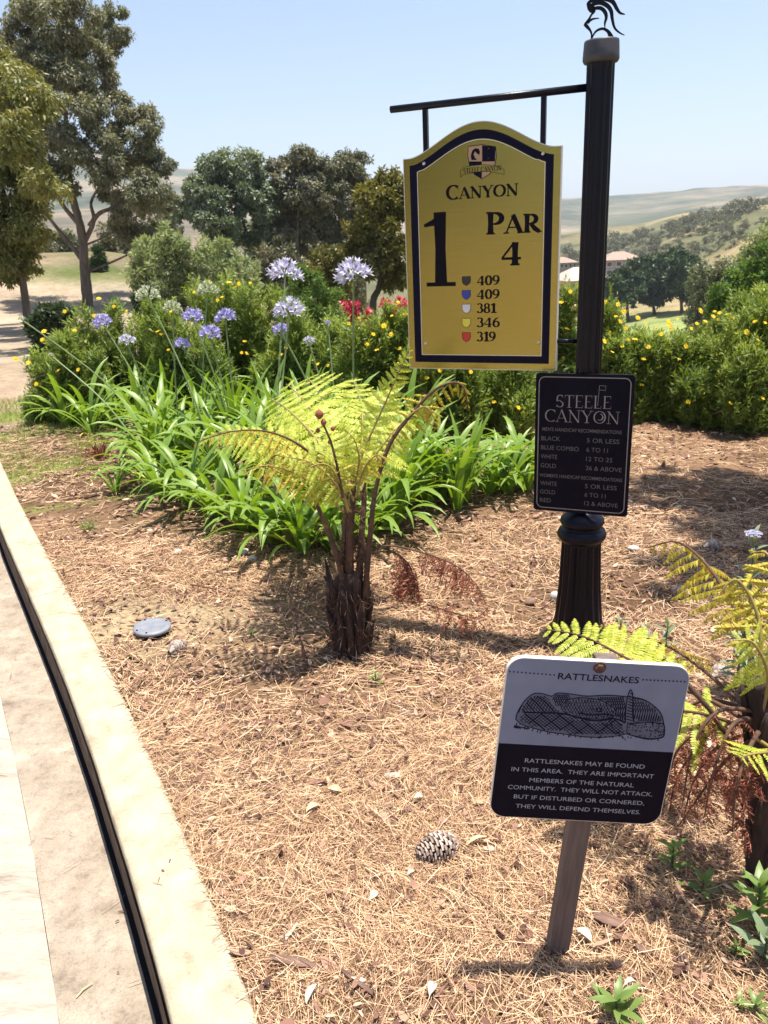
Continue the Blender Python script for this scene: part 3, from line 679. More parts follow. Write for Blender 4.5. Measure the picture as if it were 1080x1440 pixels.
# bolt
x, z = fs(843.5, 939); bt = MB(); n = 6
V = [(x, -.0385, z)]+[(x+.009*math.cos(2*math.pi*k/n), -.0370, z+.009*math.sin(2*math.pi*k/n)) for k in range(n)]+[(x+.0095*math.cos(2*math.pi*k/n), -.0290, z+.0095*math.sin(2*math.pi*k/n)) for k in range(n)]
bt.add(V, [(0, k+1, (k+1) % n+1) for k in range(n)]+[(k+1, k+1+n, (k+1) % n+1+n, (k+1) % n+1) for k in range(n)])
n = 16; bt.add([(x+.0125*math.cos(2*math.pi*k/n), -.0312, z+.0125*math.sin(2*math.pi*k/n)) for k in range(n)]+[(x+.0130*math.cos(2*math.pi*k/n), -.0287, z+.0130*math.sin(2*math.pi*k/n)) for k in range(n)], [tuple(range(n))]+[(k, k+n, (k+1) % n+n, (k+1) % n) for k in range(n)])
bt.build('bolt', M['rust'], rs)
# the printed snake: ink outline and scale hatching
def zs(x, y): return fs(700+x/4.154, 960+y/4.154)
def inside(p, poly):
    x, y = p; c = False; j = len(poly)-1
    for i in range(len(poly)):
        if (poly[i][1] > y) != (poly[j][1] > y) and x < (poly[j][0]-poly[i][0])*(y-poly[i][1])/(poly[j][1]-poly[i][1])+poly[i][0]: c = not c
        j = i
    return c
snk = MB(); cnt = [0]
def ln(P, w=2.2, sm=True, clip=None):
    if sm and len(P) > 2: P = [(q.x, q.y) for q in bez([(a, b, 0) for a, b in P], 5)]
    run = []; ws = w if hasattr(w, '__len__') else None
    def out(r):
        if len(r) > 1:
            cnt[0] += 1; snk.stroke([zs(*q) for q in r], w*1.45/4.154*.00142, -.0291-.000004*(cnt[0] % 40))
    for q in P:
        if clip is None or inside(q, clip): run.append(q)
        else: out(run); run = []
    out(run)
BODY = [(105, 215), (112, 185), (135, 140), (165, 100), (210, 66), (262, 66), (315, 80), (350, 62), (430, 68), (520, 80), (640, 75), (740, 82), (800, 88), (860, 104), (915, 140), (955, 185), (970, 240), (975, 285), (962, 322), (880, 332), (800, 315), (755, 302), (700, 312), (600, 322), (480, 315), (400, 303), (300, 290), (205, 266), (140, 245)]
tone = MB(); tone.flat([zs(*q) for q in BODY], -.02885); tone.build('snake_tone', mat('ink_tone', (.07, .08, .13), rough=.6), bo)
ln(BODY+[BODY[0]], 4.5)
FRONT = [(110, 205), (150, 175), (260, 178), (380, 182), (480, 208), (580, 225), (680, 212), (745, 235), (755, 298), (700, 308), (600, 318), (480, 312), (400, 300), (300, 287), (205, 262), (140, 240)]
ln(FRONT[1:8], 8)
HEADP = [(370, 150), (395, 112), (450, 92), (530, 92), (600, 105), (650, 130), (690, 165), (670, 205), (600, 215), (520, 210), (460, 200), (400, 180)]
ln(HEADP+[HEADP[0]], 4.5)
for k in range(26):
    o = 350+k*17
    ln([(o, 90), (o+22, 150), (o+62, 216)], 2.6, True, HEADP); ln([(o+50, 90), (o+18, 150), (o-30, 216)], 2.6, True, HEADP)
ln([(470, 178), (540, 190), (620, 186), (676, 196)], 6)
LEFTC = [(112, 190), (135, 140), (165, 102), (210, 70), (262, 70), (310, 110), (345, 150), (400, 180), (260, 178), (150, 175)]
RIGHTC = [(790, 92), (860, 106), (915, 142), (955, 188), (966, 238), (900, 232), (830, 235), (790, 215)]
HEAD2 = [(760, 238), (830, 238), (900, 234), (968, 245), (972, 285), (960, 320), (880, 328), (800, 312), (757, 298)]
ln(HEAD2+[HEAD2[0]], 4); ln(RIGHTC+[RIGHTC[0]], 3)
for k in range(46):      # diamond scales of the lower coil
    o = -160+k*24
    ln([(o, 160), (o+95, 235), (o+220, 335)], 3.2 if k % 4 else 7, True, FRONT); ln([(o+210, 160), (o+100, 240), (o-40, 335)], 3.2 if k % 5 else 6.5, True, FRONT)
for k in range(18):
    o = 95+k*19
    ln([(o, 200), (o+30, 130), (o+85, 60)], 3.4, True, LEFTC); ln([(o-120, 60), (o-40, 120), (o+30, 200)], 3.2 if k % 3 else 6, True, LEFTC)
BACK = [(310, 84), (350, 66), (430, 72), (520, 84), (640, 79), (745, 86), (752, 235), (680, 212), (690, 165), (650, 130), (600, 105), (530, 92), (450, 92), (395, 112), (370, 150), (345, 150)]
for k in range(40):
    o = 290+k*13
    ln([(o, 60), (o+25, 140), (o+20, 235)], 3.6, True, BACK); ln([(o+60, 60), (o+10, 140), (o-20, 235)], 3.6, True, BACK)
for k in range(16):
    o = 770+k*14
    ln([(o, 90), (o+22, 160), (o+10, 240)], 3, True, RIGHTC); ln([(o+40, 85), (o, 160), (o-25, 240)], 3, True, RIGHTC)
rs2 = random.Random(4)
for k in range(90):
    q = (rs2.uniform(760, 970), rs2.uniform(236, 328))
    if inside(q, HEAD2): a = rs2.uniform(0, 6.28); ln([q, (q[0]+9*math.cos(a), q[1]+7*math.sin(a))], 4.5, False)
for k in range(95):
    q = (rs2.uniform(372, 690), rs2.uniform(92, 214))
    if inside(q, HEADP): a = rs2.uniform(0, 3.14); ln([q, (q[0]+12*math.cos(a), q[1]+9*math.sin(a))], 3.6, False)
ln([(575, 158+0), (590, 148), (606, 156), (598, 170), (580, 168), (575, 158)], 4.5)
ln([(640, 175), (655, 230), (690, 285), (750, 338)], 3.2); ln([(655, 215), (620, 275), (590, 330)], 3); ln([(690, 130), (672, 200), (660, 260)], 3)
for k in range(10): y = 60+k*17; ln([(772-2.6*k, y), (785, y+9), (792+.3*k, y+2)], 4.5)
ln([(745, 238), (752, 120), (774, 44), (788, 70), (791, 150), (796, 232)], 4.5)
for k in range(34):
    q = (110+k*25+rs2.uniform(-8, 8)); yb = np.interp(q, [105, 200, 300, 480, 700, 960], [235, 268, 292, 318, 312, 330])
    ln([(q, yb), (q+rs2.uniform(-12, 4), yb+rs2.uniform(4, 16))], 4, False)
for k in range(14): ln([(100+k*6, 250+k*1.5), (96+k*7, 262+rs2.uniform(0, 14))], 5, False)
snk.build('snake_drawing', M['ink'], bo)
flush_text()
# ------------------------------------------------------------------ foliage colours
M['bark'] = mat('grey_bark', [(0.3, (0.06, 0.045, 0.035)), (0.6, (0.14, 0.11, 0.085)), (0.8, (0.22, 0.18, 0.14))], rough=0.9, scale=3, detail=8, stretch=(3, 3, .6), bump=0.01)
M['bark_dark'] = mat('dark_bark', [(0.3, (0.035, 0.025, 0.02)), (0.7, (0.09, 0.065, 0.05))], rough=0.9, scale=5, bump=0.01)
M['twig'] = mat('green_twig', [(0.3, (0.07, 0.08, 0.03)), (0.7, (0.13, 0.11, 0.05))], rough=0.8, scale=12)
M['eucalyptus'] = leafmat('eucalyptus_leaf', [(0, (.085, .097, .062)), (.45, (.165, .178, .115)), (.8, (.28, .27, .18)), (1, (.33, .23, .14))], trans=.3, big=.35)
M['euc_olive'] = leafmat('olive_leaf', [(0, (0.078, 0.093, 0.031)), (.5, (0.171, 0.186, 0.054)), (1, (0.342, 0.279, 0.093))], trans=.28, big=.4)
M['euc_blue'] = leafmat('bluegreen_leaf', [(0, (0.094, 0.127, 0.085)), (.5, (0.169, 0.220, 0.144)), (1, (0.304, 0.338, 0.220))], trans=.22, big=.5)
M['euc_brown'] = leafmat('browngreen_leaf', [(0, (.075, .088, .058)), (.5, (.15, .158, .105)), (1, (.26, .23, .16))], trans=.25, big=.5)
M['acacia'] = leafmat('yellowgreen_leaf', [(0, (0.062, 0.068, 0.021)), (.5, (0.135, 0.135, 0.031)), (1, (0.260, 0.229, 0.052))], trans=.28, big=.5)
M['pale_shrub'] = leafmat('pale_shrub_leaf', [(0, (0.127, 0.177, 0.076)), (.5, (0.253, 0.316, 0.152)), (1, (0.405, 0.455, 0.253))], trans=.3, big=.7)
M['bright_shrub'] = leafmat('bright_shrub_leaf', [(0, (0.065, 0.117, 0.026)), (.5, (0.130, 0.221, 0.052)), (1, (0.260, 0.351, 0.104))], trans=.35, big=1.2)
M['daisy_leaf'] = leafmat('daisy_leaf', [(0, (0.078, 0.125, 0.026)), (.5, (0.19, 0.27, 0.055)), (.88, (0.36, 0.44, 0.10)), (1, (0.42, 0.33, 0.13))], trans=.42, big=2.5)
M['oak'] = leafmat('oak_leaf', [(0, (0.028, 0.050, 0.022)), (.5, (0.050, 0.083, 0.033)), (1, (0.088, 0.132, 0.055))], trans=.15, big=.4)
M['brush'] = leafmat('brush_leaf', [(0, (0.066, 0.072, 0.042)), (.5, (0.108, 0.114, 0.060)), (1, (0.180, 0.168, 0.096))], trans=.15, big=.3)
M['sage'] = leafmat('sage_leaf', [(0, (.10, .12, .07)), (.5, (.17, .19, .12)), (1, (.27, .28, .18))], trans=.2)
M['agap_leaf'] = leafmat('strap_leaf', [(0, (.085, .16, .022)), (.5, (.16, .27, .04)), (1, (.28, .38, .075))], trans=.38, rough=.42, spec=.5, tint=(1.3, 1.3, .35))
M['agap_yellow'] = leafmat('yellowing_strap_leaf', [(0, (.5, .4, .06)), (1, (.6, .5, .12))], trans=.3, rough=.4)
M['agap_stalk'] = mat('flower_stalk', [(0.3, (.13, .20, .07)), (0.7, (.19, .26, .10))], rough=.5, scale=10)
M['fern_fresh'] = leafmat('fern_fresh', [(0, (.28, .35, .04)), (.5, (.44, .50, .07)), (1, (.60, .62, .14))], trans=.42, rough=.5, tint=(1.1, 1.1, .4))
M['fern_gold'] = leafmat('fern_golden', [(0, (.36, .32, .035)), (.6, (.52, .47, .06)), (1, (.46, .30, .06))], trans=.35, rough=.55, tint=(1.1, 1.0, .4))
M['fern_dead'] = leafmat('fern_dead', [(0, (.12, .035, .022)), (.6, (.25, .075, .045)), (1, (.36, .14, .085))], trans=.12, rough=.8, tint=(1.1, .8, .6))
M['fern_rachis'] = mat('fern_stalk_green', [(0.3, (.28, .24, .05)), (0.7, (.22, .13, .05))], rough=.6, scale=14)
M['fern_brown'] = mat('fern_stalk_brown', [(0.3, (.035, .018, .012)), (0.6, (.10, .048, .025)), (.8, (.20, .10, .045))], rough=.8, scale=20, bump=.002)
M['fern_trunk'] = mat('fern_trunk', [(0.3, (.015, .009, .008)), (0.7, (.055, .03, .022))], rough=.95, scale=30, stretch=(1, 1, .25), bump=.006)
M['petal_yellow'] = leafmat('yellow_petal', [(0, (.80, .52, .01)), (1, (.85, .62, .03))], trans=.25, rough=.6, tint=(1, 1, .6))
M['petal_white'] = leafmat('white_petal', [(0, (.50, .48, .66)), (1, (.70, .69, .78))], trans=.3, rough=.6, tint=(1, 1, 1))
M['petal_purple'] = leafmat('purple_petal', [(0, (.32, .29, .60)), (1, (.52, .48, .76))], trans=.3, rough=.6, tint=(1, 1, 1))
M['petal_green'] = leafmat('greenish_bud', [(0, (.42, .46, .30)), (1, (.65, .66, .52))], trans=.3, tint=(1, 1, 1))
M['bract_pink'] = leafmat('pink_bract', [(0, (.45, .02, .05)), (.7, (.65, .05, .10)), (1, (.75, .35, .35))], trans=.3, tint=(1, 1, 1))
M['weed'] = leafmat('weed_leaf', [(0, (.10, .17, .045)), (1, (.20, .29, .08))], trans=.35, rough=.4, tint=(1.2, 1.2, .4))
M['greywhite_leaf'] = leafmat('grey_green_leaf', [(0, (.10, .15, .07)), (1, (.22, .28, .17))], trans=.25, rough=.45)
M['straw'] = leafmat('pine_straw', [(0, (.07, .035, .022)), (.2, (.24, .13, .075)), (.5, (.49, .31, .175)), (.85, (.65, .455, .28)), (1, (.75, .59, .41))], trans=.12, rough=.6, tint=(1, .9, .7))
M['litter'] = leafmat('dry_litter', [(0, (.06, .028, .022)), (.4, (.17, .085, .06)), (.75, (.30, .17, .12)), (.95, (.44, .29, .2)), (1, (.6, .46, .33))], trans=.1, rough=.8, tint=(1, .9, .7))

# ------------------------------------------------------------------ crowns built of leaf clumps
def crown_arrays(rng, clumps, n, L, W, hang=.35, sub=14, subr=.34, rnd=1.0, shell=2.4):
    """clumps: (x,y,z,r). Leaves gather in sprays inside each clump, so the outline stays ragged and light shows through."""
    C = np.array(clumps); vol = C[:, 3]**2.2; cnt = np.maximum((n*vol/vol.sum()).astype(int), 30); P = []; Dv = []; Nn = []
    for (x, y, z, r), m in zip(clumps, cnt):
        s = max(5, int(sub*rng.uniform(.8, 1.3))); sd = rdir(rng, s); sd[:, 2] = sd[:, 2]*.85; sc = sd*(r*rng.uniform(.25, 1, (s, 1))**(1/shell))
        which = rng.integers(0, s, m); q = rng.normal(size=(m, 3)); q = nrm(q)*(rng.uniform(0, 1, (m, 1))**.5)
        sr = (subr*r*rng.uniform(.55, 1.35, s))[which][:, None]
        p = sc[which]+q*sr*np.array([[1, 1, .8]]); P.append(p+np.array([[x, y, z]]))
        d = nrm(nrm(q)*.8+rng.normal(size=(m, 3))*rnd*.7+np.array([[0, 0, -hang*2]])); Dv.append(d)
        Nn.append(nrm(q*.6+rng.normal(size=(m, 3))*.6+np.array([[0, 0, .5]])))
    P = np.concatenate(P); Dv = np.concatenate(Dv); Nn = np.concatenate(Nn); m = len(P)
    return rhombi(P, Dv, Nn, L*rng.uniform(.6, 1.3, m), W*rng.uniform(.7, 1.25, m))
def limb_mesh(rng, trunk, r0, r1, clumps, n=8, wig=.04, frac=.16, extra=()):
    mb = MB(); T = bez(trunk, 5); k = len(T); tot = (T[-1]-T[0]).length
    T = [p+Vector((rng.normal()*wig*.1*tot*.3, rng.normal()*wig*.1*tot*.3, 0))*(i > 0) for i, p in enumerate(T)]
    mb.tube(T, [r0*(1-(i/(k-1)))**.9+r1+(r0*.35*max(0, 1-i/2.0)) for i in range(k)], n)
    pts = [(p, r0*(1-(i/(k-1)))**.9+r1) for i, p in enumerate(T) if i >= 2]
    for E_ in extra:
        B = bez(E_, 4); rl = list(np.linspace(r0*.5, r0*.16, len(B))); mb.tube(B, rl, 7, False); pts += [(B[t], rl[t]) for t in range(3, len(B))]
    for (x, y, z, r) in sorted(clumps, key=lambda c: (Vector(c[:3])-T[len(T)//2]).length):
        c = Vector((x, y, z)); best = min(pts, key=lambda q: (c-q[0]).length+3.0*max(0, q[0].z-(c.z-.45*math.hypot(c.x-q[0].x, c.y-q[0].y))))
        p = best[0]; d = c-p; rr = min(best[1]*.62, .016*d.length+r1*.5)
        m1 = p+d*.35+Vector((rng.normal(), rng.normal(), 0))*d.length*.07+Vector((0, 0, -.05*d.length)); m2 = p+d*.7+Vector((rng.normal(), rng.normal(), rng.normal()))*d.length*.05
        B = bez([p, m1, m2, c], 3); rl = list(np.linspace(rr, rr*.3, 10)); mb.tube(B, rl, 5, False); pts += [(B[t], rl[t]) for t in (3, 5, 7)]
        for j in range(4):
            e = c+Vector(rdir(rng, 1)[0])*r*.8; st = m2.lerp(c, rng.uniform(0, 1)); mb.tube([st, st.lerp(e, .5)+Vector((0, 0, .05*r)), e], [rr*.3, rr*.2, rr*.08], 4, False)
    return mb
def px_clumps(rng, L, Y, dd=.6, scale=1.0):
    out = []
    for c in L:
        x, y, r = c[:3]; Yc = Y+(c[3] if len(c) > 3 else rng.uniform(-dd, dd)*r*MPP(Y))
        p = AY(x, y, Yc); out.append((p.x, p.y, p.z, r*MPP(Y)*scale))
    return out
def tree(name, label, cat, base, Y, trunkpx, clumppx, n, L, W, leaf, r0, group=None, bark='bark', seed=1, hang=.35, dd=.7, fill=0, subr=.34, sub=14, loc=None, sat=2, extra=()):
    rg = np.random.default_rng(seed); b = AY(base[0], base[1], Y); z0 = gz(b.x, b.y); root = (b.x, b.y, z0)
    cl = px_clumps(rg, clumppx, Y, dd)
    # fill the far side of the crown too
    for i in range(fill):
        a = cl[rg.integers(0, len(cl))]; cl.append((a[0]+rg.normal()*a[3]*.5, a[1]+abs(rg.normal())*a[3]*1.2, a[2]+rg.normal()*a[3]*.4, a[3]*.9))
    core = list(cl)
    if sat:
        for (x, y, z, r) in core:
            for i in range(sat): d = rdir(rg, 1)[0]; cl.append((x+d[0]*r*1.05, y+d[1]*r*1.05, z+d[2]*r*.95, r*rg.uniform(.28, .5)))
    o = empty(name, root, label, cat, group)
    tr = [Vector(root)+Vector((0, 0, -.2))]+[AY(x, y, Y) for x, y in trunkpx]
    off = Vector(root)
    limb_mesh(rg, tr, r0, r0*.12, core, extra=[[AY(x, y, Y) for x, y in e] for e in extra]).build('trunk', M[bark], o, True, off=off)
    V, Q = crown_arrays(rg, cl, n, L, W, hang=hang, subr=subr, sub=sub)
    link('crown', np_mesh('crown', V-np.array(root), Q), M[leaf], o)
    return o
tree('eucalyptus_tree', 'tall open eucalyptus with a forked grey trunk standing on the sandy slope', 'tree', (122, 425), 29.5,
     [(121, 400), (118, 360), (114, 325), (104, 285), (98, 250), (93, 190), (97, 120), (108, 60)],
     [(60, 30, 27), (105, 22, 27), (150, 48, 24), (100, 75, 30), (60, 85, 28), (138, 92, 24), (30, 62, 24), (88, 130, 34), (45, 150, 32), (112, 185, 34), (66, 205, 32), (165, 150, 22), (200, 178, 22), (182, 210, 30), (222, 228, 18), (170, 258, 34), (212, 268, 26), (188, 305, 30), (210, 330, 18), (20, 108, 26), (148, 238, 20), (235, 285, 13), (140, 165, 20), (78, 250, 22), (160, 20, 14), (85, 5, 20), (35, 20, 20)],
     120000, .14, .048, 'eucalyptus', .19, seed=3, hang=.5, dd=2.6, subr=.5, sub=11, extra=[[(117, 368), (100, 345), (78, 318), (58, 290), (46, 262)], [(119, 340), (132, 310), (128, 285), (140, 262)], [(126, 318), (140, 300), (162, 290), (172, 270)], [(108, 312), (84, 282), (70, 240)]])
# second limb of the fork
_r9 = random.Random(9)
tree('eucalyptus_tree', 'olive green eucalyptus at the left picture edge, its foliage hanging low', 'tree', (30, 410), 20.0,
     [(30, 380), (24, 340), (10, 290), (-4, 220), (-10, 150)],
     [(-6, 130, 30), (8, 190, 34), (28, 238, 30), (-4, 262, 34), (18, 318, 30), (-2, 352, 26), (38, 292, 24), (55, 262, 18), (22, 368, 22), (44, 346, 14), (-50, 200, 50), (-60, 300, 50), (-10, 80, 24), (50, 215, 16), (34, 385, 10), (5, 150, 26)]+[(_r9.uniform(-120, 40), _r9.uniform(110, 270), 24, _r9.uniform(-6, 4)) for _ in range(16)]+[(_r9.uniform(15, 75), _r9.uniform(130, 265), 15, _r9.uniform(-5, 3)) for _ in range(10)]+[(44, 372, 12), (10, 392, 12), (60, 330, 12), (30, 350, 14)],
     80000, .12, .042, 'euc_olive', .09, seed=5, hang=.55, subr=.5, sub=11)
tree('round_tree', 'rounded blue-green tree, leftmost of the row beyond the flower bed', 'tree', (310, 392), 42.0,
     [(311, 370), (314, 320), (318, 260)], [(320, 224, 18), (298, 238, 22), (345, 236, 22), (280, 266, 22), (330, 275, 34), (360, 268, 17), (302, 308, 30), (350, 318, 32), (268, 292, 16), (372, 300, 14), (315, 345, 25)],
     42000, .22, .10, 'euc_blue', .25, seed=7, hang=.25, fill=5)
tree('gum_tree', 'dark grey-green tree second from left in the row beyond the bed', 'tree', (415, 400), 43.0,
     [(415, 370), (418, 320), (425, 250)], [(422, 218, 15), (408, 244, 24), (440, 276, 28), (398, 290, 26), (425, 322, 30), (448, 240, 18), (392, 262, 14), (395, 345, 20)],
     40000, .22, .085, 'euc_brown', .25, seed=8, hang=.4, fill=5)
tree('gum_tree', 'brownish tree with a thin top, third in the row beyond the bed', 'tree', (485, 400), 44.0,
     [(484, 370), (482, 320), (480, 250)], [(482, 226, 15), (466, 240, 14), (492, 255, 24), (470, 290, 28), (498, 298, 22), (480, 335, 28), (500, 235, 9)],
     36000, .22, .08, 'euc_brown', .22, seed=9, hang=.4, fill=5)
tree('gum_tree', 'pale grey-green tree filling the gap between the round tree and the dark one', 'tree', (380, 400), 50.0, [(380, 370), (381, 320), (382, 290)], [(376, 268, 12), (384, 290, 18), (374, 320, 20), (390, 335, 20), (360, 345, 20), (405, 350, 20), (370, 370, 20), (395, 375, 22)], 16000, .24, .1, 'euc_blue', .2, seed=81, hang=.3, fill=3)
tree('gum_tree', 'brown-green tree filling the gap left of the yellow-olive tree', 'tree', (510, 400), 50.0, [(510, 370), (509, 320), (508, 280)], [(508, 262, 12), (514, 285, 16), (500, 305, 20), (520, 320, 20), (505, 345, 24), (485, 350, 22), (460, 355, 22), (440, 345, 22), (470, 375, 22), (500, 378, 22)], 18000, .24, .1, 'euc_brown', .2, seed=82, hang=.3, fill=3)
tree('acacia_tree', 'yellow-olive tree with a forked trunk just left of the gold sign', 'tree', (524, 444), 27.0,
     [(525, 425), (533, 405), (538, 370), (544, 300), (546, 260)], [(542, 252, 17), (522, 278, 22), (556, 284, 24), (512, 315, 22), (545, 325, 30), (528, 372, 22), (566, 362, 20), (585, 300, 24), (590, 350, 22), (566, 262, 14), (500, 350, 12), (580, 385, 18), (555, 395, 14)],
     26000, .17, .065, 'acacia', .13, seed=10, bark='bark_dark', hang=.2, fill=4)
def free_tree(name, label, base, trunk, clumps, n, L, W, leaf, r0, seed):
    rg = np.random.default_rng(seed); o = empty(name, base, label, 'tree'); off = Vector(base)
    limb_mesh(rg, [Vector(p) for p in trunk], r0, r0*.15, clumps).build('trunk', M['bark'], o, True, off=off)
    V, Q = crown_arrays(rg, clumps, n, L, W, hang=.3); link('crown', np_mesh('crown', V-np.array(base), Q), M[leaf], o)
free_tree('reflection_tree', 'broad unseen tree added behind the viewer to darken the gold sign reflection', (-10.5, -6.5, -.1), [(-10.5, -6.5, -.3), (-10.4, -6.5, 1.5), (-10.6, -6.6, 3.5)],  # added out of view, to brown the left of the gold plate's reflection
          [(-10.5+dx, -6.5+dy, z, r) for dx, dy, z, r in ((0, 0, 4.4, 1.8), (1.6, .8, 3.2, 1.4), (-1.6, -.8, 3.4, 1.5), (1.9, -.9, 3.0, 1.2), (-.5, 1.8, 2.6, 1.4), (.6, -2, 3.3, 1.4), (1.2, 1.2, 1.6, 1.1), (-.8, .8, 1.3, 1.2), (.8, -.6, 5.4, 1.2))], 16000, .2, .08, 'euc_brown', .2, 71)
free_tree('small_tree', 'tree just outside the right picture edge with branches shading the straw', (4.3, 4.6, -.03), [(4.3, 4.6, -.1), (4.25, 4.6, 1.2), (4.0, 4.5, 2.4), (3.6, 4.4, 3.2)],
          [(2.75, 4.5, 3.75, .45), (3.2, 4.7, 3.7, .5), (2.9, 4.1, 3.7, .4), (3.5, 4.2, 3.5, .5), (3.7, 4.9, 3.4, .55), (3.1, 5.1, 3.9, .4), (2.0, 3.65, 3.5, .26), (2.35, 3.75, 3.55, .30), (2.5, 5.3, 4.2, .28), (4.2, 4.6, 3.6, .6), (2.3, 4.9, 4.1, .2), (3.7, 4.3, 4.2, .5), (2.6, 4.0, 4.1, .3), (2.9, 4.7, 4.3, .4)], 34000, .09, .035, 'euc_olive', .07, 72)
# ------------------------------------------------------------------ shrubs
def shrub(name, label, clumppx, Y, n, L, W, leaf, seed, group=None, cat='shrub', hang=-.15, dd=.8, rows=1, flowers=None, sub=16, subr=.3, base=None, ground=True):
    rg = np.random.default_rng(seed); cl = px_clumps(rg, clumppx, Y, dd)
    cx = np.mean([c[0] for c in cl]); cy = np.mean([c[1] for c in cl]); root = np.array([cx, cy, gz(cx, cy)])
    more = []
    for (x, y, z, r) in cl:      # carry the foliage down to the ground under each clump
        zg = gz(x, y); zz = z-r*.9
        while zz > zg+r*.25 and ground: more.append((x+rg.normal()*r*.25, y+rg.normal()*r*.25, zz, r*.95)); zz -= r*.9
    cl = cl+more
    o = empty(name, tuple(root), label, cat, group)
    mb = MB()
    for (x, y, z, r) in cl[:14]:
        b = Vector((cx+(x-cx)*.35, cy+(y-cy)*.35, gz(cx, cy)-.05)); c = Vector((x, y, z)); rr = .035*r+.004
        mb.tube(bez([b, b.lerp(c, .5)+Vector((rg.normal(), rg.normal(), 0))*r*.1, c], 3), list(np.linspace(rr*1.6, rr*.5, 7)), 5, False)
    mb.build('stems', M['bark_dark'], o, True, off=Vector(root))
    V, Q = crown_arrays(rg, cl, n, L, W, hang=hang, sub=sub, subr=subr); link('foliage', np_mesh('foliage', V-root, Q), M[leaf], o)
    return o, cl
shrub('pale_shrub', 'large pale green shrub between the eucalyptus and the bed', [(200, 350, 18), (235, 340, 20), (275, 352, 24), (310, 362, 24), (345, 380, 20), (255, 385, 26), (215, 378, 20), (300, 392, 24), (190, 370, 10), (232, 318, 8)], 25, 26000, .16, .05, 'pale_shrub', 21)
shrub('green_shrub', 'feathery bright green shrub behind the tall white flower heads', [(440, 400, 18), (462, 420, 18), (430, 430, 18), (455, 450, 18), (418, 385, 14), (478, 445, 12)], 12.5, 20000, .07, .018, 'bright_shrub', 22)
shrub('olive_shrub', 'low yellow-olive shrub in front of the tree row', [(450, 358, 13), (470, 368, 14), (440, 378, 14), (478, 352, 9)], 33, 7000, .2, .08, 'acacia', 23)
shrub('grey_shrub', 'grey-brown thicket under the row of trees', [(372, 355, 12), (388, 372, 14), (405, 355, 12), (362, 380, 12), (420, 372, 10), (500, 385, 12), (490, 372, 10)], 36, 9000, .2, .07, 'euc_brown', 24)
shrub('grey_shrub', 'hazy grey-green brush on the bank between the two left-hand trunks', [(66, 342, 13), (88, 334, 12), (50, 350, 12), (104, 342, 9)], 55, 9000, .25, .09, 'sage', 83)
shrub('grey_shrub', 'brown-green brush behind the eucalyptus right of its trunk', [(150, 326, 12), (168, 318, 14), (190, 330, 15), (212, 318, 14), (232, 300, 13), (240, 320, 14), (182, 345, 12)], 58, 14000, .25, .09, 'euc_brown', 84)
shrub('bougainvillea', 'red and pink flowering shrub under the yellow-olive tree', [(482, 430, 6), (500, 428, 5), (545, 428, 8), (562, 425, 7), (555, 434, 8), (492, 437, 6), (518, 438, 6), (572, 430, 6)], 23, 5000, .10, .07, 'bract_pink', 25)
shrub('small_conifer', 'small dark upright bush beside the eucalyptus trunk', [(137, 352, 6), (139, 364, 7), (133, 372, 6)], 36, 3000, .2, .06, 'oak', 26)
shrub('small_bush', 'dark little bush on the crest of the sandy slope', [(152, 342, 7)], 48, 1500, .25, .1, 'brush', 27)
shrub('dark_bush', 'dark round bush in the shade at the left of the bed', [(62, 448, 18), (88, 440, 14), (50, 455, 10)], 12.0, 10000, .09, .03, 'oak', 28)
shrub('dark_bush', 'small dark bush behind the greenish-white flower heads', [(205, 412, 13), (196, 420, 8)], 15.0, 5000, .09, .035, 'oak', 29)

# the yellow daisy bushes: shoots with rosettes of narrow leaves
def shoots(rng, tips, dirs, per, L, W, spread=.9, length=.12):
    n = len(tips); t = rng.uniform(0, 1, (n, per)); a = rng.uniform(0, 2*np.pi, (n, per))
    D = nrm(dirs); S = nrm(np.cross(D, np.array([[.3, .2, .93]]))); U = np.cross(S, D)
    P = tips[:, None, :]-D[:, None, :]*(t[..., None]*length)
    rad_ = S[:, None, :]*np.cos(a)[..., None]+U[:, None, :]*np.sin(a)[..., None]
    d = nrm(D[:, None, :]*(1.15-t[..., None]*.7)+rad_*spread+rng.normal(size=(n, per, 3))*.15)
    N = nrm(D[:, None, :]*.9-rad_*.5+rng.normal(size=(n, per, 3))*.2)
    P, d, N = P.reshape(-1, 3), d.reshape(-1, 3), N.reshape(-1, 3); m = len(P)
    return rhombi(P, d, N, L*rng.uniform(.6, 1.25, m), W*rng.uniform(.8, 1.2, m), .1)
def flower_mesh(rg, r=.018, np_=9, name='flower'):
    mb = MB()
    for k in range(np_):
        a = 2*math.pi*k/np_+rg.gauss(0, 1)*.05; c, s = math.cos(a), math.sin(a); w = r*.42
        mb.add([(0, 0, 0), (c*r*.6-s*w*.5, s*r*.6+c*w*.5, r*.16), (c*r, s*r, r*.05), (c*r*.6+s*w*.5, s*r*.6-c*w*.5, r*.16)], [(0, 3, 2, 1)])
    mb.lathe([(r*.25, -.002), (r*.27, r*.12), (r*.12, r*.24)], n=7)
    me = mb.mesh(name); me.materials.append(M['petal_yellow']); return me
_fr = random.Random(2); FLM = [flower_mesh(_fr, .024, 9), flower_mesh(_fr, .021, 8), flower_mesh(_fr, .026, 10)]
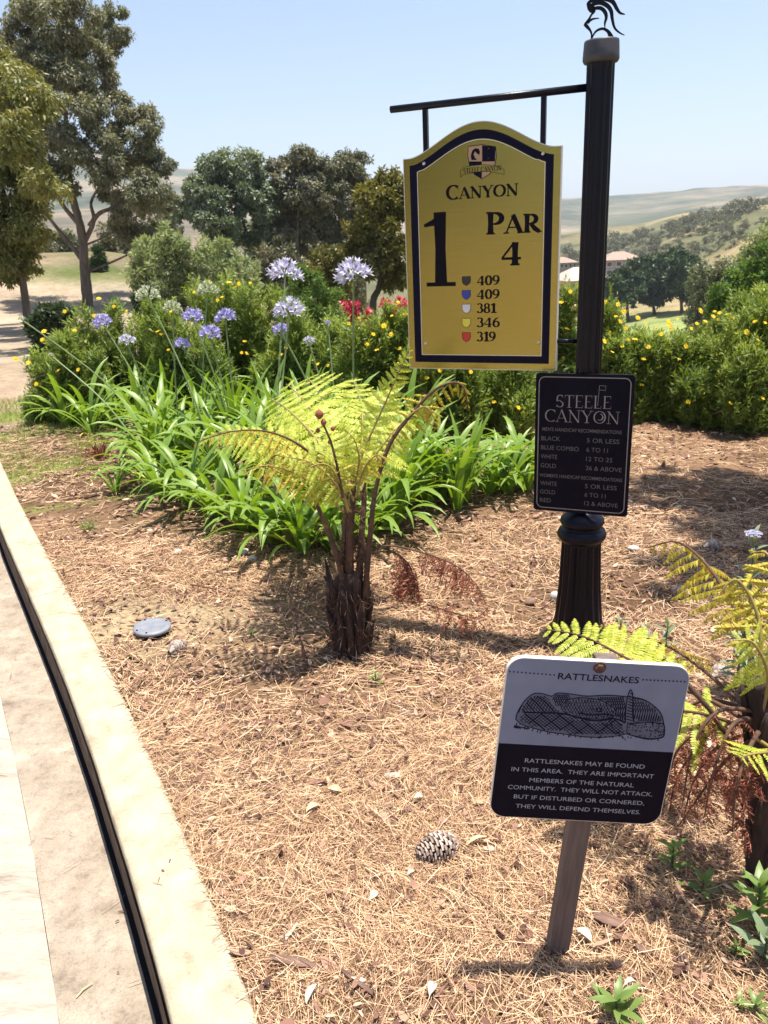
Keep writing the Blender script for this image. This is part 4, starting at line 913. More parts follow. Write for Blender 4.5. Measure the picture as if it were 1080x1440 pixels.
def daisy(label, clumppx, Y, n, seed, flowers=(), L=.055, W=.011, leaf='daisy_leaf', name='daisy_bush', fsc=1.0):
    rg = np.random.default_rng(seed); cl = px_clumps(rg, clumppx, Y, .9); more = []
    for (x, y, z, r) in cl:
        zg = gz(x, y); zz = z-r*.8
        while zz > zg+r*.1: more.append((x+rg.normal()*r*.2, y+rg.normal()*r*.2, zz, r)); zz -= r*.8
    cl = cl+more; cx = np.mean([c[0] for c in cl]); cy = np.mean([c[1] for c in cl]); root = np.array([cx, cy, gz(cx, cy)])
    o = empty(name, tuple(root), label, 'shrub', 'daisy bushes of the flower bed')
    C = np.array(cl); w = C[:, 3]**2; w /= w.sum(); k = rg.choice(len(cl), n, p=w); d = rdir(rg, n); d[:, 2] = np.abs(d[:, 2])*.9+rg.normal(size=n)*.35-.05; d = nrm(d)
    tips = C[k, :3]+d*C[k, 3][:, None]*(rg.uniform(.45, 1.12, (n, 1)))+np.abs(rg.normal(size=(n, 1)))*np.array([[0, 0, .05]])
    sd = nrm(d*.7+np.array([[0, 0, .9]])+rg.normal(size=(n, 3))*.35)
    V, Q = shoots(rg, tips, sd, 11, L, W); link('foliage', np_mesh('foliage', V-root, Q), M[leaf], o)
    # branches under the shoots
    P0 = tips-sd*.10; j = rg.choice(n, min(n, 700), replace=False); c0 = C[k[j], :3]+np.array([[0, 0, -.15]])*C[k[j], 3][:, None]
    Lb = np.linalg.norm(c0-P0[j], axis=1); V1, Q1 = ribbons(P0[j], nrm(c0-P0[j]), nrm(rg.normal(size=(len(j), 3))), Lb, .006, [(0, .6), (1, 1.4)], 0)
    V2, Q2 = ribbons(P0[j], nrm(c0-P0[j]), nrm(np.cross(c0-P0[j], rg.normal(size=(len(j), 3)))), Lb, .006, [(0, .6), (1, 1.4)], 0)
    V, Q = join([(V1, Q1), (V2, Q2)]); link('branches', np_mesh('branches', V-root, Q), M['twig'], o)
    if seed % 2 == 0 or seed > 38:
        j = rg.choice(n, 160, replace=False); V, Q = ribbons(tips[j]-sd[j]*.05, nrm(sd[j]+rg.normal(size=(160, 3))*.4), rdir(rg, 160), rg.uniform(.06, .2, 160), .006, [(0, 1), (.5, .8), (1, .3)], .3)
        link('dry_stems', np_mesh('dry_stems', V-root, Q), M['litter'], o)
    for i, (fx, fy) in enumerate(flowers):
        # the flower stands on the near skin of the bush along that bearing
        rd = ray(fx, fy).normalized(); best = None
        for c in cl:
            oc = Vector(c[:3])-Vector((0, 0, EYE)); t = oc.dot(rd); dist = (oc-rd*t).length
            if dist < c[3]*1.35:
                tt = t-math.sqrt(max((c[3]*1.12)**2-dist*dist, 0)); best = tt if best is None or tt < best else best
        if best is None: best = Y/rd.y
        p = Vector((0, 0, EYE))+rd*best; f = link('flower', FLM[i % 3], None, o); f.location = p-Vector(root)
        f.rotation_euler = (R(_fr.uniform(15, 60)), R(_fr.uniform(-25, 25)), R(_fr.uniform(-40, 40))); s = _fr.uniform(.8, 1.15)*fsc*(best/6.5)**.35; f.scale = (s, s, s)
    return o
daisy('round daisy bush at the far left end of the bed', [(58, 520, 24), (90, 490, 22), (62, 555, 22), (100, 530, 26), (125, 560, 24), (45, 575, 16), (130, 510, 20), (75, 585, 14)], 8.1, 3000, 31,
      [(82, 521), (97, 555), (22, 505), (60, 478), (91, 438), (62, 466), (40, 510), (51, 540), (110, 520)])
daisy('bushy daisy shrub behind the leftmost purple flower head', [(120, 450, 18), (150, 478, 26), (178, 500, 26), (118, 490, 22), (200, 465, 22), (160, 445, 18), (170, 530, 26), (212, 500, 22)], 8.4, 3200, 32,
      [(160, 431), (132, 444), (105, 465), (137, 518), (152, 520), (110, 530), (178, 438), (205, 431), (139, 420)])
daisy('dense daisy shrub beneath the cluster of purple flower heads', [(232, 455, 24), (262, 480, 28), (240, 510, 26), (290, 500, 28), (225, 530, 22), (310, 540, 26), (215, 440, 16), (265, 540, 28)], 7.8, 3600, 33,
      [(222, 466), (227, 470), (241, 438), (237, 492)])
daisy('taller daisy shrub topped with yellow flowers at the middle of the bed', [(285, 422, 22), (318, 412, 22), (348, 420, 22), (300, 450, 26), (340, 456, 26), (370, 450, 24), (330, 490, 28), (372, 492, 26), (385, 425, 18)], 8.2, 4200, 34,
      [(295, 396), (273, 411), (322, 397), (336, 399), (352, 398), (344, 480), (340, 496), (306, 422), (312, 418), (330, 404), (347, 497)])
daisy('daisy shrub around the stalks of the tall white flowers', [(410, 450, 24), (400, 485, 26), (430, 480, 26), (455, 500, 26), (380, 520, 24), (470, 470, 20), (420, 520, 26)], 7.4, 3800, 35,
      [(395, 499), (402, 489), (447, 512), (461, 514), (441, 506), (388, 464), (391, 429)])
daisy('daisy shrub with orange-yellow flowers left of the gold sign', [(500, 480, 24), (530, 470, 24), (555, 480, 24), (515, 515, 28), (550, 520, 28), (490, 520, 24), (545, 450, 14), (570, 455, 16)], 6.9, 4200, 36,
      [(560, 425), (551, 444), (540, 458), (525, 470), (505, 447), (550, 470), (562, 490), (530, 492), (570, 442), (516, 484), (559, 511), (490, 455)])
daisy('dark green daisy shrub beneath the gold sign', [(585, 520, 26), (615, 545, 30), (650, 530, 28), (690, 545, 30), (630, 580, 28), (725, 530, 28), (675, 590, 26), (735, 575, 30), (600, 500, 22)], 6.6, 6500, 37,
      [(618, 521), (712, 519), (729, 573), (640, 548), (695, 565), (662, 523), (600, 531)])
daisy('daisy shrub between the gold sign and the black post', [(780, 440, 22), (800, 420, 18), (790, 480, 26), (760, 495, 26), (810, 510, 26), (775, 530, 26)], 7.4, 3000, 38,
      [(789, 425), (792, 503), (770, 490), (797, 462), (786, 452), (802, 410), (765, 507)])
daisy('airy daisy shrub just right of the black post', [(855, 450, 22), (878, 492, 24), (860, 500, 28), (905, 500, 26), (845, 540, 28), (890, 545, 30), (870, 590, 26), (925, 492, 16)], 7.0, 5200, 39,
      [(852, 425), (866, 445), (872, 452), (857, 468), (883, 478), (900, 471), (893, 477), (912, 488), (850, 480), (861, 495), (880, 462), (905, 505), (868, 428), (923, 462), (897, 447), (875, 487), (902, 541), (877, 438)])
daisy('broad daisy shrub at the middle of the right-hand mass', [(955, 500, 24), (990, 505, 26), (940, 525, 30), (975, 555, 32), (1010, 540, 30), (930, 585, 26), (990, 600, 28)], 6.8, 5600, 40,
      [(944, 462), (951, 476), (965, 487), (1018, 475), (1022, 480), (940, 455), (972, 462), (930, 470), (968, 565), (1010, 497), (955, 505)])
daisy('daisy shrub at the right picture edge, tall and loose', [(1040, 470, 28), (1075, 450, 30), (1050, 520, 34), (1090, 520, 36), (1035, 575, 30), (1080, 590, 34), (1120, 470, 40), (1120, 560, 40)], 6.4, 5200, 41,
      [(1012, 440), (1003, 445), (1030, 447), (1062, 452), (1076, 454), (1050, 467), (1066, 478), (1027, 567), (985, 437), (992, 452), (1073, 560)])
daisy('loose daisy shrub just beyond the right picture edge', [(1170, 480, 40), (1230, 470, 42), (1190, 550, 42), (1270, 540, 44), (1320, 480, 44), (1340, 560, 42)], 6.3, 4200, 43, [(1150, 455), (1200, 440), (1250, 450), (1300, 500)])
daisy('back row of low daisy bushes in front of the fairway', [(900, 478, 10), (925, 482, 10), (955, 480, 10), (985, 474, 12), (1012, 458, 15), (862, 455, 12), (1040, 435, 18), (1075, 425, 20)], 9.5, 3600, 42,
      [(1005, 438), (1010, 449), (1023, 442), (940, 451), (953, 449), (908, 455), (980, 455), (1000, 461)])
shrub('slope_shrub', 'large green shrub rising on the slope at the right picture edge', [(1050, 395, 26), (1080, 370, 28), (1035, 425, 20), (1075, 410, 26), (1100, 350, 30), (1015, 412, 14), (1110, 400, 30)], 17, 22000, .12, .04, 'bright_shrub', 43)
shrub('slope_shrub', 'upper pale green shrub above the others at the right edge', [(1070, 330, 14), (1080, 345, 16), (1055, 350, 13), (1095, 325, 18), (1040, 365, 12)], 30, 9000, .16, .05, 'pale_shrub', 44)
shrub('slope_shrub', 'dark shrub half hidden between the white-flowering bushes and the right edge', [(1020, 375, 11), (1035, 385, 12), (1010, 388, 10), (1045, 372, 10)], 40, 6000, .2, .07, 'brush', 45)
o_, cl_ = shrub('white_flowering_shrub', 'whitish flowering shrub right of the dark oaks', [(985, 372, 9), (1002, 378, 10), (1018, 368, 8), (975, 385, 8), (992, 392, 9)], 60, 5000, .25, .12, 'sage', 46)

# ------------------------------------------------------------------ oaks on the fairway, houses, brush on the hill
def oak(label, clumppx, Y, base, n, seed, r0=.35):
    return tree('oak_tree', label, 'tree', base, Y, [(base[0]-2, base[1]-12), (base[0]+2, base[1]-30)], clumppx, n, .75, .42, 'oak', r0, 'dark oaks at the edge of the fairway', 'bark_dark', seed, hang=.1, fill=4)
oak('dark oak with a low crown, leftmost of the clump by the fairway', [(880, 388, 13), (872, 402, 13), (892, 405, 14), (884, 418, 13), (868, 415, 9)], 148, (884, 436), 7000, 51)
oak('dark oak with a broad top in the middle of the fairway clump', [(905, 372, 12), (922, 368, 13), (940, 362, 11), (915, 385, 16), (932, 395, 17), (912, 408, 15), (925, 415, 14)], 152, (921, 437), 10000, 52)
oak('widest dark oak, rightmost of the clump by the fairway', [(955, 365, 13), (972, 372, 13), (960, 388, 17), (980, 392, 14), (992, 402, 9), (968, 408, 15), (948, 402, 13), (985, 412, 9)], 146, (960, 434), 10000, 53)
M['stucco_grey'] = mat('grey_stucco', [(.3, (.22, .20, .22)), (.7, (.30, .28, .29))], rough=.9, scale=.6)
M['stucco_tan'] = mat('tan_stucco', [(.3, (.34, .25, .17)), (.7, (.42, .32, .23))], rough=.9, scale=.6)
M['tile_pink'] = mat('roof_tile_pale', [(.3, (.22, .15, .12)), (.7, (.31, .22, .17))], rough=.85, scale=2)
M['tile_cream'] = mat('roof_tile_cream', [(.3, (.31, .27, .23)), (.7, (.41, .36, .31))], rough=.85, scale=2)
M['dark_glass'] = mat('window_glass', (.03, .035, .045), rough=.15)
M['trim'] = mat('white_trim', (.62, .6, .56), rough=.7)
def house(label, px, pyb, Y, wpx, hpx, dep, rot, wall, roof, rpx, storeys=1):
    b = AY(px, pyb, Y); w = wpx*MPP(Y)/2; h = hpx*MPP(Y); z0 = b.z
    o = empty('house', (b.x, b.y, z0), label, 'house', 'houses across the valley', rot=(0, 0, rot))
    mb = MB(); mb.box(-w, w, 0, dep, -2.5, h); wl_ = mb.build('wall', M[wall], o)
    rh = rpx*MPP(Y); e = .6; mb = MB(); hip = min(dep/2, w*.7)
    V = [(-w-e, -e, h), (w+e, -e, h), (w+e, dep+e, h), (-w-e, dep+e, h), (-w+hip, dep/2, h+rh), (w-hip, dep/2, h+rh)]
    V += [(x, y, z-.25) for x, y, z in V[:4]]
    mb.add(V, [(0, 1, 5, 4), (1, 2, 5), (2, 3, 4, 5), (3, 0, 4), (9, 8, 7, 6), (0, 6, 7, 1), (1, 7, 8, 2), (2, 8, 9, 3), (3, 9, 6, 0)]); rf = mb.build('roof', M[roof], o)
    mb = MB(); mb.box(w*.35, w*.35+.9, dep/2-.5, dep/2+.5, h+rh*.5, h+rh+.9); mb.build('chimney', M[wall], rf)
    nwin = 4
    for s in range(storeys):
        zc = h*(s+.5)/storeys
        for k in range(nwin):
            xc = -w+w*2*(k+.5)/nwin; ww = w/nwin*.5; hh = h/storeys*.25
            f = MB(); f.box(xc-ww-.12, xc+ww+.12, -.05, -.003, zc-hh-.12, zc+hh+.12); fr_ = f.build('window', M['trim'], o)
            g = MB(); g.box(xc-ww, xc+ww, -.08, -.052, zc-hh, zc+hh); g.build('pane', M['dark_glass'], fr_)
    return o
house('grey-walled house with a pinkish hipped roof behind the oaks', 876, 388, 215, 50, 21, 12, R(-4), 'stucco_grey', 'tile_pink', 10, 2)
house('low house with a cream roof on both sides of the black post', 826, 412, 190, 56, 17, 13, R(5), 'stucco_tan', 'tile_cream', 16)
house('small far house with a cream roof behind the left shoulder of the post', 799, 378, 260, 24, 8, 11, R(10), 'stucco_tan', 'tile_pink', 7)
rb_ = np.random.default_rng(60); BR = []
for k in range(4):
    cl = [(rb_.normal()*.45, rb_.normal()*.45, .45+rb_.uniform(0, .5), rb_.uniform(.4, .65)) for _ in range(5)]
    V, Q = crown_arrays(rb_, cl, 800, .17, .10, hang=0, sub=8, subr=.4); me = np_mesh('foliage', V, Q); me.materials.append(M['brush' if k < 3 else 'sage']); BR.append(me)
def brush(px, py, Y, rpx, k, label='dark brush dotted over the far hillside', cat='bush', name='hillside_bush', group='brush on the far hillside'):
    b = AY(px, py, Y); z = gz(b.x, b.y); s = rpx*MPP(Y)
    o = link(name, BR[k], None); o.location = (b.x, b.y, z-.15*s); o.scale = (s, s, s*.85); o.rotation_euler = (0, 0, k*1.7+px*.3); tag(o, label, cat, group); return o
rg_ = random.Random(61)
# hillside right: bearings and true distances, each bush sits on the slope there
cnt_ = 0
while cnt_ < 290:
    px = rg_.uniform(780, 1120); Y = rg_.uniform(230, 430); dens = vnoise(np.array([px*.03]), np.array([Y*.02]), 1.0, 8)[0]
    if dens < .30: continue
    brush(px, 0, Y, rg_.uniform(4, 12), rg_.choice([0, 1, 2, 0, 1, 2, 3])); cnt_ += 1
for i in range(60):
    px = rg_.uniform(60, 600); Y = rg_.uniform(260, 600); brush(px, 0, Y, rg_.uniform(3, 8), rg_.randrange(4), 'dull green bush on the far valley floor behind the tree row', group='brush on the far valley floor')
for i in range(46):
    px = rg_.uniform(-60, 330); Y = rg_.uniform(52, 110); brush(px, 0, Y, rg_.uniform(8, 26), rg_.randrange(4), 'scrubby bush on the bank behind the left-hand trees', group='scrub on the bank at left')
for i, (px, Y, r) in enumerate(((790, 230, 14), (806, 245, 12), (795, 205, 9), (858, 250, 12), (868, 300, 16), (846, 310, 14), (905, 262, 10), (780, 300, 16))): brush(px, 0, Y, r, i % 3, 'grey-green tree among the houses across the valley', 'tree', 'valley_tree', 'trees among the far houses')
# ------------------------------------------------------------------ agapanthus
def strap(rg, el, L=1.0, W=.06, curl=1.0, seg=9, twist=.2):
    """a folded strap leaf leaving the crown at elevation el and arching over"""
    V = []; F = []; x = z = 0.0; a = el; st = L/seg
    for i in range(seg+1):
        t = i/seg; w = W*(.55+.45*math.sin(min(t*2.2, math.pi/2)))*(1-max(0, t-.62)/.40)**.75 if t < .995 else .003
        tw = twist*t; n = (-math.sin(a), math.cos(a)); fold = w*.16
        c, s = math.cos(tw), math.sin(tw)
        V += [(x+n[0]*(w*.5*s), -w*.5*c, z+n[1]*(w*.5*s)), (x-n[0]*fold, 0, z-n[1]*fold), (x-n[0]*(w*.5*s), w*.5*c, z-n[1]*(w*.5*s))]
        x += math.cos(a)*st; z += math.sin(a)*st; a -= curl*st/L*(.45+1.5*t)
        if i < seg: b = i*3; F += [(b, b+3, b+4, b+1), (b+1, b+4, b+5, b+2)]
    mb = MB(); mb.add(V, F); return mb
_ra = random.Random(8); STR = []
for el, cu in ((82, 1.2), (76, 1.7), (70, 1.9), (64, 1.5), (56, 1.7), (48, 1.5), (74, 2.5), (84, .6), (66, 2.3)):
    me = strap(_ra, R(el), 1, .072, cu, twist=_ra.uniform(-.5, .5)).mesh('leaf', True); me.materials.append(M['agap_leaf']); STR.append(me)
STY = strap(_ra, R(50), 1, .07, 2.2).mesh('yellow_leaf', True); STY.materials.append(M['agap_yellow'])
GA = 'agapanthus plants filling the front of the bed'
def agap(px, py, label, n=17, L=.55, seed=0, up=False, yellow=0, P=None):
    rg = random.Random(seed*77+int(px)); p = G(px, py, 0) if P is None else P
    L *= 1.22; n = int(n*1.3)
    o = empty('agapanthus', (p.x, p.y, gz(p.x, p.y)), label, 'plant', GA)
    for i in range(n+yellow):
        a = 2*math.pi*(i/n*1.0)*2.4+rg.uniform(-.3, .3); me = STY if i >= n else STR[rg.choice((0, 1, 7, 0, 2, 3) if up else (0, 1, 2, 3, 4, 5, 6, 8))]
        f = link('leaf', me, None, o); s = L*rg.uniform(.72, 1.15)*(.7 if i >= n else 1); f.location = (math.cos(a)*.02, math.sin(a)*.02, -.005)
        f.rotation_euler = (0, R(rg.uniform(-7, 7)), a); f.scale = (s, s*rg.uniform(.85, 1.1), s)
    return o
ORD = ['leftmost', 'second from the left', 'third from the left', 'fourth from the left', 'fifth from the left', 'sixth from the left', 'seventh from the left', 'eighth from the left', 'ninth from the left', 'rightmost']
AG = []
for i, (px, py) in enumerate(((225, 690), (268, 705), (305, 722), (345, 742), (385, 758), (425, 772), (468, 768), (512, 752), (550, 740))):
    AG.append(agap(px, py, ORD[i]+' agapanthus in the front row, drooping over the straw', 21, .50, 1, yellow=1+(px in (425, 468))))
for row, L_ in (('second row', ((215, 655), (255, 650), (310, 668), (360, 682), (405, 696), (450, 700), (500, 702), (545, 700), (560, 722))), ('third row', ((232, 628), (285, 632), (335, 640), (385, 650), (430, 656), (478, 660), (525, 662), (570, 664)))):
    for i, (px, py) in enumerate(L_): AG.append(agap(px, py, ORD[i]+' agapanthus in the '+row+' of the dense mass behind the fern', 20, .62, 2, up=px > 330))
for i, (px, py) in enumerate(((95, 598), (128, 604), (165, 598))): AG.append(agap(px, py, ORD[i]+' of three agapanthus with long pale leaves at the left bed end', 15, .60, 3))
for i, (px, py) in enumerate(((200, 604), (240, 598), (285, 600), (330, 606), (380, 612), (430, 620), (505, 620))): AG.append(agap(px, py, ORD[i]+' agapanthus in the fourth row of the mass', 15, .58, 4, up=True))
for i, (px, py) in enumerate(((150, 575), (215, 572), (270, 572), (330, 578), (395, 584), (460, 600))): AG.append(agap(px, py, ORD[i]+' agapanthus in the hindmost row against the daisy bushes', 15, .55, 4, up=True))
for i, (px, py) in enumerate(((590, 690), (604, 706), (622, 698))): AG.append(agap(px, py, ORD[i]+' of three upright agapanthus tufts right of the fern', 15, .50, 5, True))
for i, (px, py) in enumerate(((643, 712), (655, 700))): AG.append(agap(px, py, ('nearer' if i == 0 else 'farther')+' of the two upright tufts at the right end of the mass', 14, .48, 6, True))
for i, (px, py) in enumerate(((688, 690), (700, 672), (715, 688), (730, 668), (742, 686), (765, 672))): AG.append(agap(px, py, ORD[i]+' broad-leaved agapanthus beside the black handicap sign', 14, .46, 7))
agap(162, 690, 'single young agapanthus standing alone on the straw at left', 9, .27, 8, True)
agap(128, 612, 'small half-dry agapanthus offset at the left end of the bed', 6, .22, 9, True, 2)
# flower heads on stalks: each stalk grows from the nearest plant
def umbel(rg, r, m, nfl=34, open_=1.0):
    P = []; D = []; N = []; L = []; W = []
    mb = MB()
    for i in range(nfl):
        th = math.acos(1-1.22*(i+.5)/nfl); ph = i*2.39996
        d = Vector((math.sin(th)*math.cos(ph), math.sin(th)*math.sin(ph), math.cos(th)*.9+.12)).normalized(); b = d*r*(.50*rg.uniform(.8, 1.1))
        mb.tube([d*r*.05, b], [r*.016, r*.02], 3, False)
    ped = (mb.v, mb.f); mb2 = MB()
    for i in range(nfl):
        th = math.acos(1-1.22*(i+.5)/nfl); ph = i*2.39996
        d = Vector((math.sin(th)*math.cos(ph), math.sin(th)*math.sin(ph), math.cos(th)*.9+.12)).normalized(); q = rg.uniform(.8, 1.1)
        s = d.cross(Vector((.2, .3, .93))).normalized(); u = s.cross(d); b = d*r*.48*q; l = r*.46*q*open_
        for k in range(6):
            a = math.pi*k/3+rg.uniform(-.1, .1); rd = s*math.cos(a)+u*math.sin(a); tt = s*-math.sin(a)+u*math.cos(a); w = r*.078
            m1 = b+d*l*.6+rd*l*.20; tip = b+d*l*.93+rd*l*.52*open_
            mb2.add([b+tt*w*.25, m1+tt*w, tip, m1-tt*w, b-tt*w*.25], [(0, 1, 2, 3, 4)])
    me1 = bpy.data.meshes.new('umbel'); V = ped[0]+mb2.v; o = len(ped[0]); F = ped[1]+[tuple(i+o for i in f) for f in mb2.f]
    me1.from_pydata([tuple(v) for v in V], [], F); me1.materials.append(M['agap_stalk']); me1.materials.append(m)
    me1.polygons.foreach_set('material_index', [0]*len(ped[1])+[1]*len(mb2.f)); return me1
_ru = random.Random(12)
UM = {'white': umbel(_ru, 1, M['petal_white'], 25), 'purple': umbel(_ru, 1, M['petal_purple'], 24), 'bud': umbel(_ru, 1, M['petal_green'], 26, .75), 'lilac': umbel(_ru, 1, M['petal_white'], 18)}
for (hx, hy, Y, c, rp, bx, by) in ((401, 388, 4.7, 'white', 29, 436, 520), (497, 389, 4.9, 'white', 31, 512, 520), (407, 440, 4.6, 'white', 27, 440, 560), (395, 466, 5.6, 'purple', 15, 430, 560), (434, 480, 5.8, 'lilac', 11, 450, 560),
                                   (271, 449, 6.3, 'purple', 20, 330, 560), (317, 449, 6.4, 'purple', 19, 325, 560), (295, 473, 6.2, 'purple', 21, 325, 590), (256, 487, 6.3, 'purple', 16, 290, 560), (145, 456, 6.8, 'purple', 18, 190, 560), (178, 481, 6.5, 'lilac', 16, 200, 560),
                                   (209, 419, 5.9, 'bud', 24, 250, 560), (243, 436, 6.0, 'bud', 19, 262, 560), (292, 412, 6.6, 'bud', 22, 320, 560), (30, 449, 6.6, 'bud', 7, 95, 560), (72, 500, 6.4, 'bud', 6, 95, 560), (461, 455, 5.9, 'purple', 6, 470, 560)):
    h = AY(hx, hy, Y); g0 = G(bx, by+60, 0); near = min(AG, key=lambda o: (Vector(o.location)-Vector((AY(bx, 560, Y).x, Y-.1, 0))).length)
    b = Vector(near.location); rl_ = h-b; mb = MB(); mid = b+rl_*.5+Vector((rl_.x*-.06, 0, .05)); mb.tube(bez([Vector((0, 0, 0)), mid-b, rl_], 6), list(np.linspace(.0075, .0052, 13)), 6, False)
    st = mb.build('flower_stalk', M['agap_stalk'], near, True); u = link('flower_head', UM[c], None, st); u.location = rl_; s = rp*MPP(Y)*.92; u.scale = (s, s, s*.95)
    u.rotation_euler = (_ru.uniform(-.25, .25), _ru.uniform(-.25, .25), _ru.uniform(0, 3)); tag(u, {'white': 'white flower head', 'purple': 'purple flower head', 'bud': 'greenish-white budding flower head', 'lilac': 'pale lilac flower head'}[c])

# ------------------------------------------------------------------ ferns
def pinna(kind, seed):
    """one leaflet comb of a tree-fern frond, 1 long along +x"""
    rg = np.random.default_rng(seed); n = 17; t = np.linspace(.05, .97, n)
    bend = {'fresh': .16, 'gold': .5, 'dead': 1.0}[kind]
    ax = lambda s: np.stack([s*(1-.12*bend*s), np.sin(s*3+seed)*.012*(1+3*(kind == 'dead')), -bend*s*s*.45], -1)
    L = {'fresh': .115, 'gold': .135, 'dead': .15}[kind]*(np.sin(np.pi*(.22+.74*t))**.8)*1.15; P = []; D = []; N = []; LL = []
    T = nrm(ax(t+.01)-ax(t))
    for sgn in (-1, 1):
        s = np.tile(np.array([[0, float(sgn), 0]]), (n, 1)); j = rg.normal(size=(n, 3))*(.07 if kind == 'fresh' else .22 if kind == 'gold' else .8)
        dz = {'fresh': -.12, 'gold': -.5, 'dead': -.7}[kind]
        d = nrm(s+T*.42+np.array([[0, 0, dz]])+j); P.append(ax(t)); D.append(d); N.append(nrm(np.array([[0, 0, 1.]])*np.ones((n, 1))+rg.normal(size=(n, 3))*(.12 if kind != 'dead' else .7))); LL.append(L*rg.uniform(.85, 1.1, n))
    P = np.concatenate(P); D = np.concatenate(D); N = np.concatenate(N); LL = np.concatenate(LL)
    V, Q = ribbons(P, D, N, LL, .047 if kind == 'fresh' else .052 if kind == 'gold' else .026, [(0, .75), (.55, 1.0), (1, .12)], .18 if kind == 'fresh' else .5)
    s = np.linspace(0, 1, 7)[:-1]; a = ax(s); d = ax(s+1/6)-a; l = np.linalg.norm(d, axis=1)
    V2, Q2 = ribbons(a, nrm(d), np.tile([[0, 0, 1.]], (6, 1)), l, .012, [(0, 1), (1, .9)]); V, Q = join([(V, Q), (V2, Q2)])
    me = np_mesh('leaflet', V, Q); me.materials.append(M[{'fresh': 'fern_fresh', 'gold': 'fern_gold', 'dead': 'fern_dead'}[kind]]); return me
PIN = {k: [pinna(k, i) for i in range(4)] for k in ('fresh', 'gold', 'dead')}
PNAME = {'fresh': 'leaflet', 'gold': 'golden_leaflet', 'dead': 'dry_leaflet'}
def frond(root, pts, kind, n, Lmax, up=(0, 0, 1), start=.25, r0=.007, seed=0, lean=.35, droop=.15, prof=(.35, .62), rmat=None, side=(1, 1), label=None, jit=.08, sc=1.0):
    """pts: world points of the midrib; pairs of leaflets leave it on both sides"""
    rg = random.Random(seed); O = Vector(root.location); P = bez([Vector(p)-O for p in pts], 8); mb = MB()
    if rmat is None: rmat = {'fresh': 'fern_rachis', 'gold': 'fern_rachis', 'dead': 'fern_brown'}[kind]
    mb.tube(P, [r0*(1-.8*i/(len(P)-1)) for i in range(len(P))], 6); fr = mb.build('frond' if kind != 'dead' else 'dry_frond', M[rmat], root, True)
    if label: fr['label'] = label
    d = [0]
    for a, b in zip(P, P[1:]): d.append(d[-1]+(b-a).length)
    for i in range(n):
        s = start+(1-start)*(i+.5)/n; q = s*d[-1]; j = max(k for k in range(len(d)-1) if d[k] <= q); f = (q-d[j])/max(d[j+1]-d[j], 1e-9)
        c = P[j].lerp(P[j+1], f); T = (P[j+1]-P[j]).normalized(); U = Vector(up); U = (U-T*U.dot(T)); U = U.normalized() if U.length > .05 else Vector((0, -1, 0)); S = T.cross(U).normalized(); U = S.cross(T)
        u = (i+.5)/n; l = Lmax*(min(1, .45+u/prof[0]*.6) if u < prof[0] else (1-(u-prof[0])/(1-prof[0]))**.75*.9+.1)
        for k, sg in enumerate((-1, 1)):
            if rg.random() > side[k]: continue
            X = (S*sg+T*(lean+.25*u)+Vector((0, 0, -droop))+Vector((rg.gauss(0, jit), rg.gauss(0, jit), rg.gauss(0, jit)))).normalized()
            Z = (U-X*U.dot(X)).normalized(); Y = Z.cross(X); m = link(PNAME[kind], PIN[kind][rg.randrange(4)], None, fr); ll = l*rg.uniform(.88, 1.08)
            wd = ll**.6*Lmax**.4*sc
            m.matrix_local = Matrix(((X.x*ll, Y.x*wd, Z.x*ll, c.x), (X.y*ll, Y.y*wd, Z.y*ll, c.y), (X.z*ll, Y.z*wd, Z.z*ll, c.z), (0, 0, 0, 1)))
    return fr
def pp(L): return [AY(x, y, Y) for x, y, Y in L]
fb = G(495, 912); fern = empty('tree_fern', (fb.x, fb.y, -.02), 'young tree fern with yellow-green fronds on a shaggy dark trunk before the agapanthus', 'fern')
O = Vector(fern.location); Yf = fb.y
# trunk: dark fibrous stump with old frond bases
mb = MB(); rt = np.random.default_rng(77); V = []; n = 26; prof_ = [(.078, -.03), (.074, .03), (.072, .10), (.074, .18), (.072, .26), (.058, .33), (.03, .37)]
F = []
for (r, z) in prof_:
    for k in range(n):
        a = 2*math.pi*k/n; rr = r*(1+.18*math.sin(a*7+z*9)*.5+rt.normal()*.07); V.append((rr*math.cos(a)*.95, rr*math.sin(a)*.8, z))
for i in range(len(prof_)-1):
    for k in range(n): F.append((i*n+k, i*n+(k+1) % n, (i+1)*n+(k+1) % n, (i+1)*n+k))
mb.add(V, F); tr = mb.build('trunk', M['fern_trunk'], fern, True)
for i in range(34):
    a = i*2.4+rt.normal()*.1; z0 = .02+.26*(i/34); r = .068; d = Vector((math.cos(a), math.sin(a)*.85, 0)); h = rt.uniform(.08, .19)
    mb = MB(); mb.tube([d*r*.9+Vector((0, 0, z0-.03)), d*(r+.012)+Vector((0, 0, z0+h*.5)), d*(r+.016+rt.uniform(0, .025))+Vector((rt.normal()*.006, 0, z0+h))], [.016, .012, .004], 6)
    mb.build('frond_base', M['fern_trunk'], tr, True)
fib = MB(); m_ = 420; a = rt.uniform(0, 6.28, m_); z = rt.uniform(0, .33, m_); r = .086-.02*z
Pf = np.stack([np.cos(a)*r, np.sin(a)*r*.85, z], 1); Df = nrm(np.stack([np.cos(a)*.5, np.sin(a)*.5, rt.uniform(-.8, .9, m_)], 1)); V, Q = ribbons(Pf, Df, rdir(rt, m_), rt.uniform(.03, .09, m_), .003, [(0, 1), (.5, .8), (1, .2)], .3)
tag(link('fibres', np_mesh('fibres', V, Q), M['fern_brown'], tr), kind='stuff')
